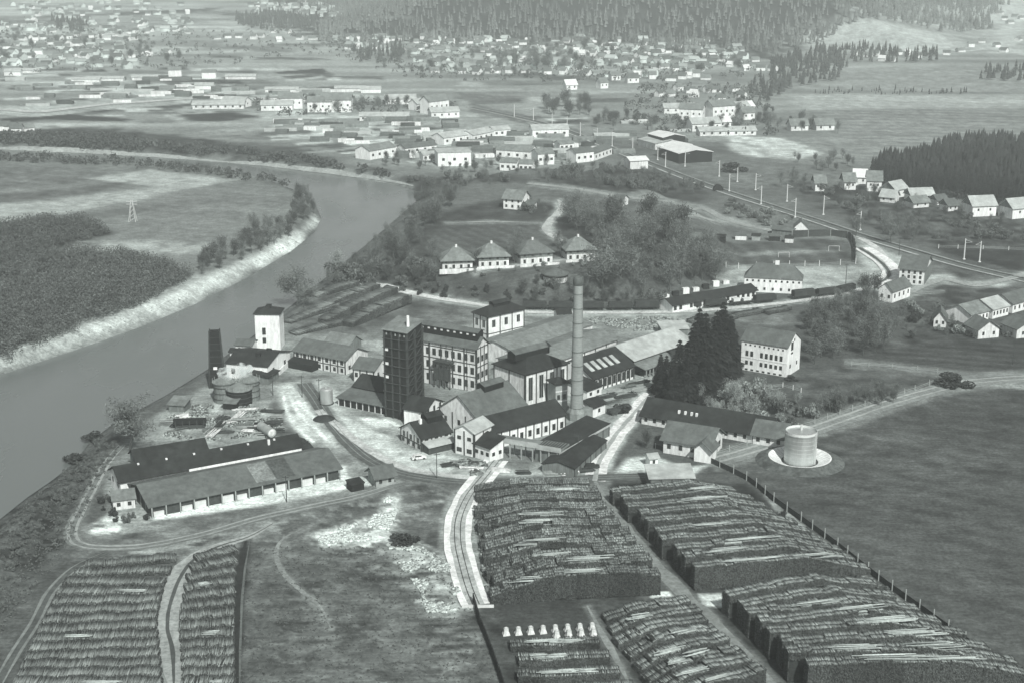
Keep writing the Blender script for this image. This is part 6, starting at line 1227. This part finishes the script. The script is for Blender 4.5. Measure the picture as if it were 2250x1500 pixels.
def scatter(n, x0, x1, y0, y1, kinds=(0, 1, 2, 3, 6), slope=0):
    out = []
    for i in range(n):
        x = x0+(x1-x0)*(i+random.uniform(.1, .9))/n; out.append((random.choice(kinds), x, random.uniform(y0, y1)+slope*(x-x0), random.uniform(-.9, .9)))
    return out
V_ = lambda where, n, x0, x1, y0, y1, k=(0, 0, 1, 1, 2, 3, 3, 6), slope=0: village(where, scatter(n, x0, x1, y0, y1, k, slope), 'houses of the far villages', sc=.74)
V_('in the topmost far left row', 12, 0, 330, 48, 62); V_('in the far left row by the dark copse', 13, 40, 310, 70, 90); V_('in the second far left row', 14, 5, 230, 94, 112); V_('in the third far left row', 12, 0, 220, 124, 146); V_('in the fourth far left row', 8, 150, 380, 116, 130)
V_('in the far row by the long hall', 13, 280, 420, 62, 76); V_('on the far open plain', 11, 470, 720, 72, 98); V_('at the upper left edge of the view', 10, 40, 420, 2, 40); V_('high on the far left slope', 9, 560, 780, 2, 34)
village('among the far left long halls', [(4, 228, 88, .1), (4, 278, 88, .1), (7, 255, 80, .1), (4, 30, 166, .05), (7, 60, 160, 0)], 'halls of the far villages', sc=.72)
village('in the line of far works halls', [(7, 190, 180, .02), (7, 240, 178, .02), (7, 320, 176, .02), (5, 385, 168, .2), (5, 460, 172, .1), (7, 530, 174, .02), (7, 620, 202, .02), (7, 770, 200, .02), (4, 815, 204, .1), (4, 450, 196, 0)], 'halls of the far villages', sc=.72)
village('left of the nursery beds', [(4, 610, 242, .05), (5, 640, 238, .05), (5, 705, 245, .0), (5, 745, 245, .0), (5, 730, 236, 0), (4, 880, 228, .1), (7, 482, 238, .05), (4, 520, 234, -.4), (5, 955, 248, .8), (4, 975, 258, .3), (7, 845, 264, .02), (4, 930, 240, .8)], 'houses left of the nursery beds', True)
V_('in the upper row under the forest hill', 20, 750, 1060, 84, 100); V_('in the lower row under the forest hill', 16, 760, 980, 100, 116); V_('in the row along the forest edge', 20, 1060, 1330, 92, 108); V_('in the right row under the forest hill', 18, 1330, 1560, 92, 112); V_('in the dense middle of the village', 18, 1060, 1300, 114, 136); V_('in the dense right of the village', 18, 1300, 1540, 116, 140); V_('in the front row of the village', 14, 920, 1300, 148, 166); V_('in the near right of the village', 13, 1380, 1560, 150, 178); V_('on the slope right of the village', 9, 1540, 1700, 110, 160)
village('alone on the meadow before the village', [(6, 1252, 197, .4), (2, 1323, 194, .5), (1, 1388, 182, .3), (2, 1350, 176, .3)], 'houses on the meadow before the village', True)
V_('in the row above the sawmill', 10, 1440, 1640, 198, 222); V_('in the upper right hamlet', 8, 1870, 2030, 118, 138); V_('at the upper right edge', 7, 2060, 2250, 88, 128); V_('in the top right corner', 5, 2190, 2250, 30, 70)
V_('by the left edge of the far bank', 4, 5, 60, 280, 296)
village('around the sawmill', [(5, 1520, 262, -.3), (5, 1580, 258, .5), (4, 1490, 248, .1), (4, 1610, 246, .4), (6, 1638, 244, .5), (2, 1640, 262, .3), (4, 1545, 286, .3), (7, 1595, 296, .12), (6, 1588, 278, .3), (3, 1808, 285, .2), (3, 1752, 286, .2)], 'houses around the sawmill', True)
for i, (A, Bp, D, z) in enumerate((((1424, 294), (1457, 303), 16, 7), ((1444, 322), (1492, 338), 22, 6), ((1385, 354), (1424, 352), 10, 5), ((1402, 306), (1440, 316), 12, 4), ((1492, 330), (1520, 318), 12, 5))):
    B('sawmill_hall', ['bright-roofed sawmill hall, the upper of the two big ones by the railway', 'bright-roofed sawmill hall, the lower of the two big ones by the railway', 'low bright-roofed shed just left of the railway', 'long grey-roofed shed beside the upper sawmill hall', 'small bright lean-to at the right of the lower sawmill hall'][i], 'building', A, Bp, z, D=D, roof='shed' if i > 2 else 'gable', axis='s', rz=1.6, rm=M_RWHITE if i != 3 else M_RPALE, wm=M_DARKW if i < 2 else M_PALE, oh=.6)
# the factory quarter on the far bank
FQ = [((812, 350), (870, 340), 12, 5.5, M_RGREY, 'long white building at the left of the far-bank works'), ((962, 362), (1035, 360), 16, 8, M_RPALE, 'wide flat-fronted white hall with small dark marks near the river'), ((975, 318), (1035, 310), 12, 4.5, M_RPALE, 'low long white hall in the middle of the far-bank works'), ((1040, 312), (1085, 303), 11, 4.5, M_RPALE, 'second low white hall right of the middle one'),
      ((1085, 300), (1122, 297), 9, 4, M_RPALE, 'small white building behind the low halls'), ((1170, 302), (1250, 300), 12, 5, M_RPALE, 'long pale building below the railway'), ((1090, 345), (1165, 350), 12, 5, M_RGREY, 'grey-roofed hall right of the flat-fronted one'), ((1182, 360), (1218, 358), 11, 6.5, M_RGREY, 'white gabled house near the riverside trees'), ((1266, 356), (1305, 352), 10, 6, M_RMID, 'white gabled house with a long wing to its right'),
      ((1306, 352), (1345, 338), 9, 4.5, M_RMID, 'long wing of the white gabled house by the railway'), ((1098, 372), (1135, 374), 9, 5, M_RGREY, 'small white house close to the far bank'), ((1140, 374), (1170, 375), 8, 4.5, M_RGREY, 'small white double-gabled house close to the far bank'), ((890, 338), (960, 330), 9, 3.6, M_RMID, 'low dark-roofed shed between the nursery beds'), ((1230, 330), (1260, 328), 8, 4, M_RGREY, 'small white house below the long pale building'), ((930, 352), (960, 350), 7, 3.4, M_RPALE, 'tiny white shed left of the flat-fronted hall')]
for i, (A, Bp, D, z, rm, lab) in enumerate(FQ):
    b = B('works_building', lab, 'building', (A[0], A[1]-z*3.2), (Bp[0], Bp[1]-z*3.2), z, D=D, roof='flat' if i == 1 else 'gable', rz=D*.22, rm=rm, wm=M_WHITE, oh=.4, group='buildings of the far-bank works'); b.win('F', max(3, int(b.L/5)), z*.5, 1.6, 1.5)
# the smallest and farthest houses, past those built one by one, and the trees between them
def tiny_houses(label, polys, n, seed):
    rng = np.random.default_rng(seed); Vs, Fs, Ts = [], [], []; k = 0
    for q in range(n):
        poly = polys[q % len(polys)]; xs = [p[0] for p in poly]; ys = [p[1] for p in poly]; P = at(rng.uniform(min(xs), max(xs)), rng.uniform(min(ys), max(ys)))
        L, D, H, R = rng.uniform(7, 12), rng.uniform(6, 8), rng.uniform(3, 5), rng.uniform(2.2, 3.2); a = rng.uniform(-.9, .9); c, s_ = math.cos(a), math.sin(a)
        w = [(-L/2, -D/2, -.5), (L/2, -D/2, -.5), (L/2, D/2, -.5), (-L/2, D/2, -.5), (-L/2, -D/2, H), (L/2, -D/2, H), (L/2, D/2, H), (-L/2, D/2, H), (-L/2, 0, H+R), (L/2, 0, H+R)]
        r = [(-L/2-.5, -D/2-.5, H-.3), (L/2+.5, -D/2-.5, H-.3), (L/2+.5, 0, H+R+.2), (-L/2-.5, 0, H+R+.2), (-L/2-.5, D/2+.5, H-.3), (L/2+.5, D/2+.5, H-.3)]
        for x, y, z in w+r: Vs.append((P[0]+x*c-y*s_, P[1]+x*s_+y*c, P[2]+z))
        Fs += [(k, k+1, k+5), (k, k+5, k+4), (k+1, k+2, k+6), (k+1, k+6, k+5), (k+3, k, k+4), (k+3, k+4, k+7), (k+4, k+8, k+7), (k+5, k+6, k+9), (k+10, k+11, k+12), (k+10, k+12, k+13), (k+13, k+12, k+15), (k+13, k+15, k+14)]
        Ts += [rng.uniform(.4, .72)]*10+[rng.choice([.1, .13, .18, .3, .45])]*6; k += 16
    tag(link('houses', fast_mesh('houses', np.array(Vs), np.array(Fs), M_LOG, np.array(Ts))), label, None, None, 'stuff')
tiny_houses('many tiny pale houses of the farthest settlements', [[(0, 45), (420, 75)], [(0, 95), (300, 155)], [(740, 86), (1320, 120)], [(1060, 105), (1600, 145)], [(540, 4), (760, 40)], [(0, 4), (400, 45)], [(1340, 92), (1640, 150)], [(920, 130), (1550, 170)]], 340, 71)
for i, (poly, n) in enumerate((([(0, 48), (420, 70), (420, 150), (0, 170)], 420), ([(740, 90), (1600, 100), (1680, 170), (1380, 185), (900, 175), (740, 125)], 700), ([(430, 70), (740, 60), (740, 130), (430, 150)], 120), ([(560, 222), (1000, 222), (1000, 256), (560, 256)], 110), ([(1400, 190), (1700, 185), (1700, 300), (1500, 300), (1330, 275)], 260))):
    thicket('vegetation', ['gardens and trees between the far left houses', 'gardens and trees between the houses under the forest hill', 'hedges and trees on the far open plain', 'bushes between the buildings left of the nursery beds', 'bushes and small trees around the sawmill'][i], poly, n, (2.5, 6), .07, 80+i, per=14, rad=1.5, leaf=1.0)
LOWP = [MB().prism([(-3, 0), (3, 0), (3, 2.2), (0, 3.4), (-3, 2.2)], 's', -9, 9).mesh('shed', M_RGREY), MB().prism([(-2.5, 0), (2.5, 0), (2.5, 2), (0, 2.8), (-2.5, 2)], 's', -14, 14).mesh('shed', M_RPALE), MB().box(-10, 10, -2, 2, 0, 2.2).mesh('stack', M_PALE), MB().box(-7, 7, -2, 2, 0, 2.6).mesh('stack', M_TIMB), MB().prism([(-4, 0), (4, 0), (4, 2.6), (0, 4), (-4, 2.6)], 's', -8, 8).mesh('shed', M_RMID)]
def low_belt(where, n, x0, x1, y0, y1, slope=0):
    out = []
    for i in range(n):
        k = random.randrange(5); x = random.uniform(x0, x1); y = random.uniform(y0, y1)+slope*(x-x0); o = link('low_shed' if k in (0, 1, 4) else 'goods_stack', LOWP[k], None, at(x, y), random.uniform(-.12, .22)); o.scale = (random.uniform(.5, 1.1), random.uniform(.7, 1.1), random.uniform(.6, 1.1))
        tag(o, ['low grey shed', 'long pale low shed', 'pale stack of goods', 'dark stack of goods', 'low dark-roofed shed'][k], 'shed' if k in (0, 1, 4) else 'goods stack', 'low sheds and stacks of the far works'); out.append(o)
    for i, o in enumerate(sorted(out, key=lambda o: proj(o.location)[0])):
        o['label'] = o['label']+', '+('leftmost' if i == 0 else 'rightmost' if i == n-1 else ORD[min(i, 19)]+' from left' if i <= n//2 else ORD[min(n-1-i, 19)]+' from right')+' '+where
low_belt('in the rear yard across the river', 34, 600, 1000, 262, 292); low_belt('in the middle yard across the river', 34, 700, 1150, 292, 318); low_belt('in the front yard across the river', 30, 820, 1200, 318, 348)
low_belt('below the railway across the river', 14, 1150, 1380, 296, 345); low_belt('on the far left works plain', 34, 0, 420, 176, 235); low_belt('by the far works halls', 34, 380, 820, 182, 232); low_belt('among the sawmill yards', 14, 1330, 1560, 268, 320)
grove(['round', 'dark', 'poplar'], [(1180, 230), (1290, 225), (1300, 262), (1200, 262)], 18, (8, 13), 'tall thin tree behind the railway curve', 'trees behind the railway curve', mind=5)
grove(['poplar', 'round'], [(1070, 135), (1210, 135), (1210, 158), (1080, 158)], 16, (14, 20), 'tall poplar in front of the far village', 'poplars before the far village', mind=6)
grove(['round', 'dark'], [(1300, 255), (1360, 250), (1400, 265), (1560, 270), (1620, 235), (1700, 250), (1860, 285), (1850, 300), (1700, 285), (1640, 300), (1500, 300), (1380, 290), (1310, 285)], 54, (5, 10), 'dark tree among the sawmill buildings', 'trees around the sawmill', mind=5)
grove(['round', 'dark'], [(1740, 345), (1850, 350), (1900, 365), (1830, 380), (1760, 370)], 16, (4, 8), 'scattered tree on the meadow left of the spruce wood', 'scattered meadow trees', mind=6)
grove(['round', 'dark'], [(570, 228), (700, 225), (960, 230), (960, 250), (780, 250), (600, 246)], 34, (6, 11), 'dark tree among the buildings left of the nursery beds', 'trees left of the nursery beds', mind=6)
grove(['round', 'dark'], [(0, 80), (400, 80), (420, 150), (0, 160)], 34, (7, 12), 'dark tree among the far left houses', 'trees in the far left village', mind=12)
grove(['round', 'dark'], [(760, 95), (1600, 100), (1640, 180), (900, 170), (760, 130)], 70, (7, 13), 'dark tree among the houses under the forest hill', 'trees in the village under the hill', mind=10)
grove(['round', 'dark'], [(900, 340), (1250, 365), (1420, 372), (1300, 385), (980, 380), (800, 360)], 50, (3, 7), 'tree among the far-bank works', 'trees of the far-bank works', mind=5)
# ------------------------------------------------------------------ steam and smoke
def puff(name, label, balls, dens):
    mb = MB(); me = bpy.data.meshes.new(name); bm = bmesh.new()
    for (P, r) in balls:
        import mathutils
        bmesh.ops.create_icosphere(bm, subdivisions=2, radius=1, matrix=mathutils.Matrix.Translation(P) @ mathutils.Matrix.Diagonal((r, r, r*.9, 1)))
    bm.to_mesh(me); bm.free(); o = link(name, me); rm_ = o.modifiers.new('merge', 'REMESH'); rm_.mode = 'VOXEL'; rm_.voxel_size = .5
    m = bpy.data.materials.new(name+'_vapour'); m.use_nodes = True; nt = m.node_tree; nt.nodes.clear(); pv = nt.nodes.new('ShaderNodeVolumePrincipled'); pv.inputs['Color'].default_value = (.95, 1, .99, 1)
    n = nt.nodes.new('ShaderNodeTexNoise'); n.inputs['Scale'].default_value = .5; n.inputs['Detail'].default_value = 6; tc = nt.nodes.new('ShaderNodeTexCoord'); r = nt.nodes.new('ShaderNodeMapRange')
    r.inputs[1].default_value = .46; r.inputs[2].default_value = .62; r.inputs[3].default_value = 0; r.inputs[4].default_value = dens; n.inputs['Roughness'].default_value = .7; nt.links.new(tc.outputs['Object'], n.inputs['Vector']); nt.links.new(n.outputs[0], r.inputs[0]); nt.links.new(r.outputs[0], pv.inputs['Density'])
    ou = nt.nodes.new('ShaderNodeOutputMaterial'); nt.links.new(pv.outputs[0], ou.inputs['Volume']); me.materials.append(m); return tag(o, label, None, None, 'stuff')
P1, P2_ = at(494, 880), at(548, 876)
puff('steam', 'white steam rising from the two rear vats', [(P1+np.array([.5, 0, 7.5]), 2.2), (P1+np.array([1.6, .5, 9.5]), 1.9), (P1+np.array([-.8, .2, 9.2]), 1.5), (P2_+np.array([-1, 0, 7.6]), 2.3), (P2_+np.array([-2.2, .3, 9.8]), 2.0), (P2_+np.array([.2, .2, 9.6]), 1.6), (P2_+np.array([-3.4, 0, 8.0]), 1.6)], 1.5)
PT = at(1267, 919); top = PT+np.array([0, 0, Hc])
puff('smoke', 'thin grey smoke drifting back and left from the chimney top', [(top+np.array([-.3-1.9*i, .8+2.2*i, .9+.42*i+.1*i*i*.4]), 1.0+.26*i) for i in range(8)], .045)
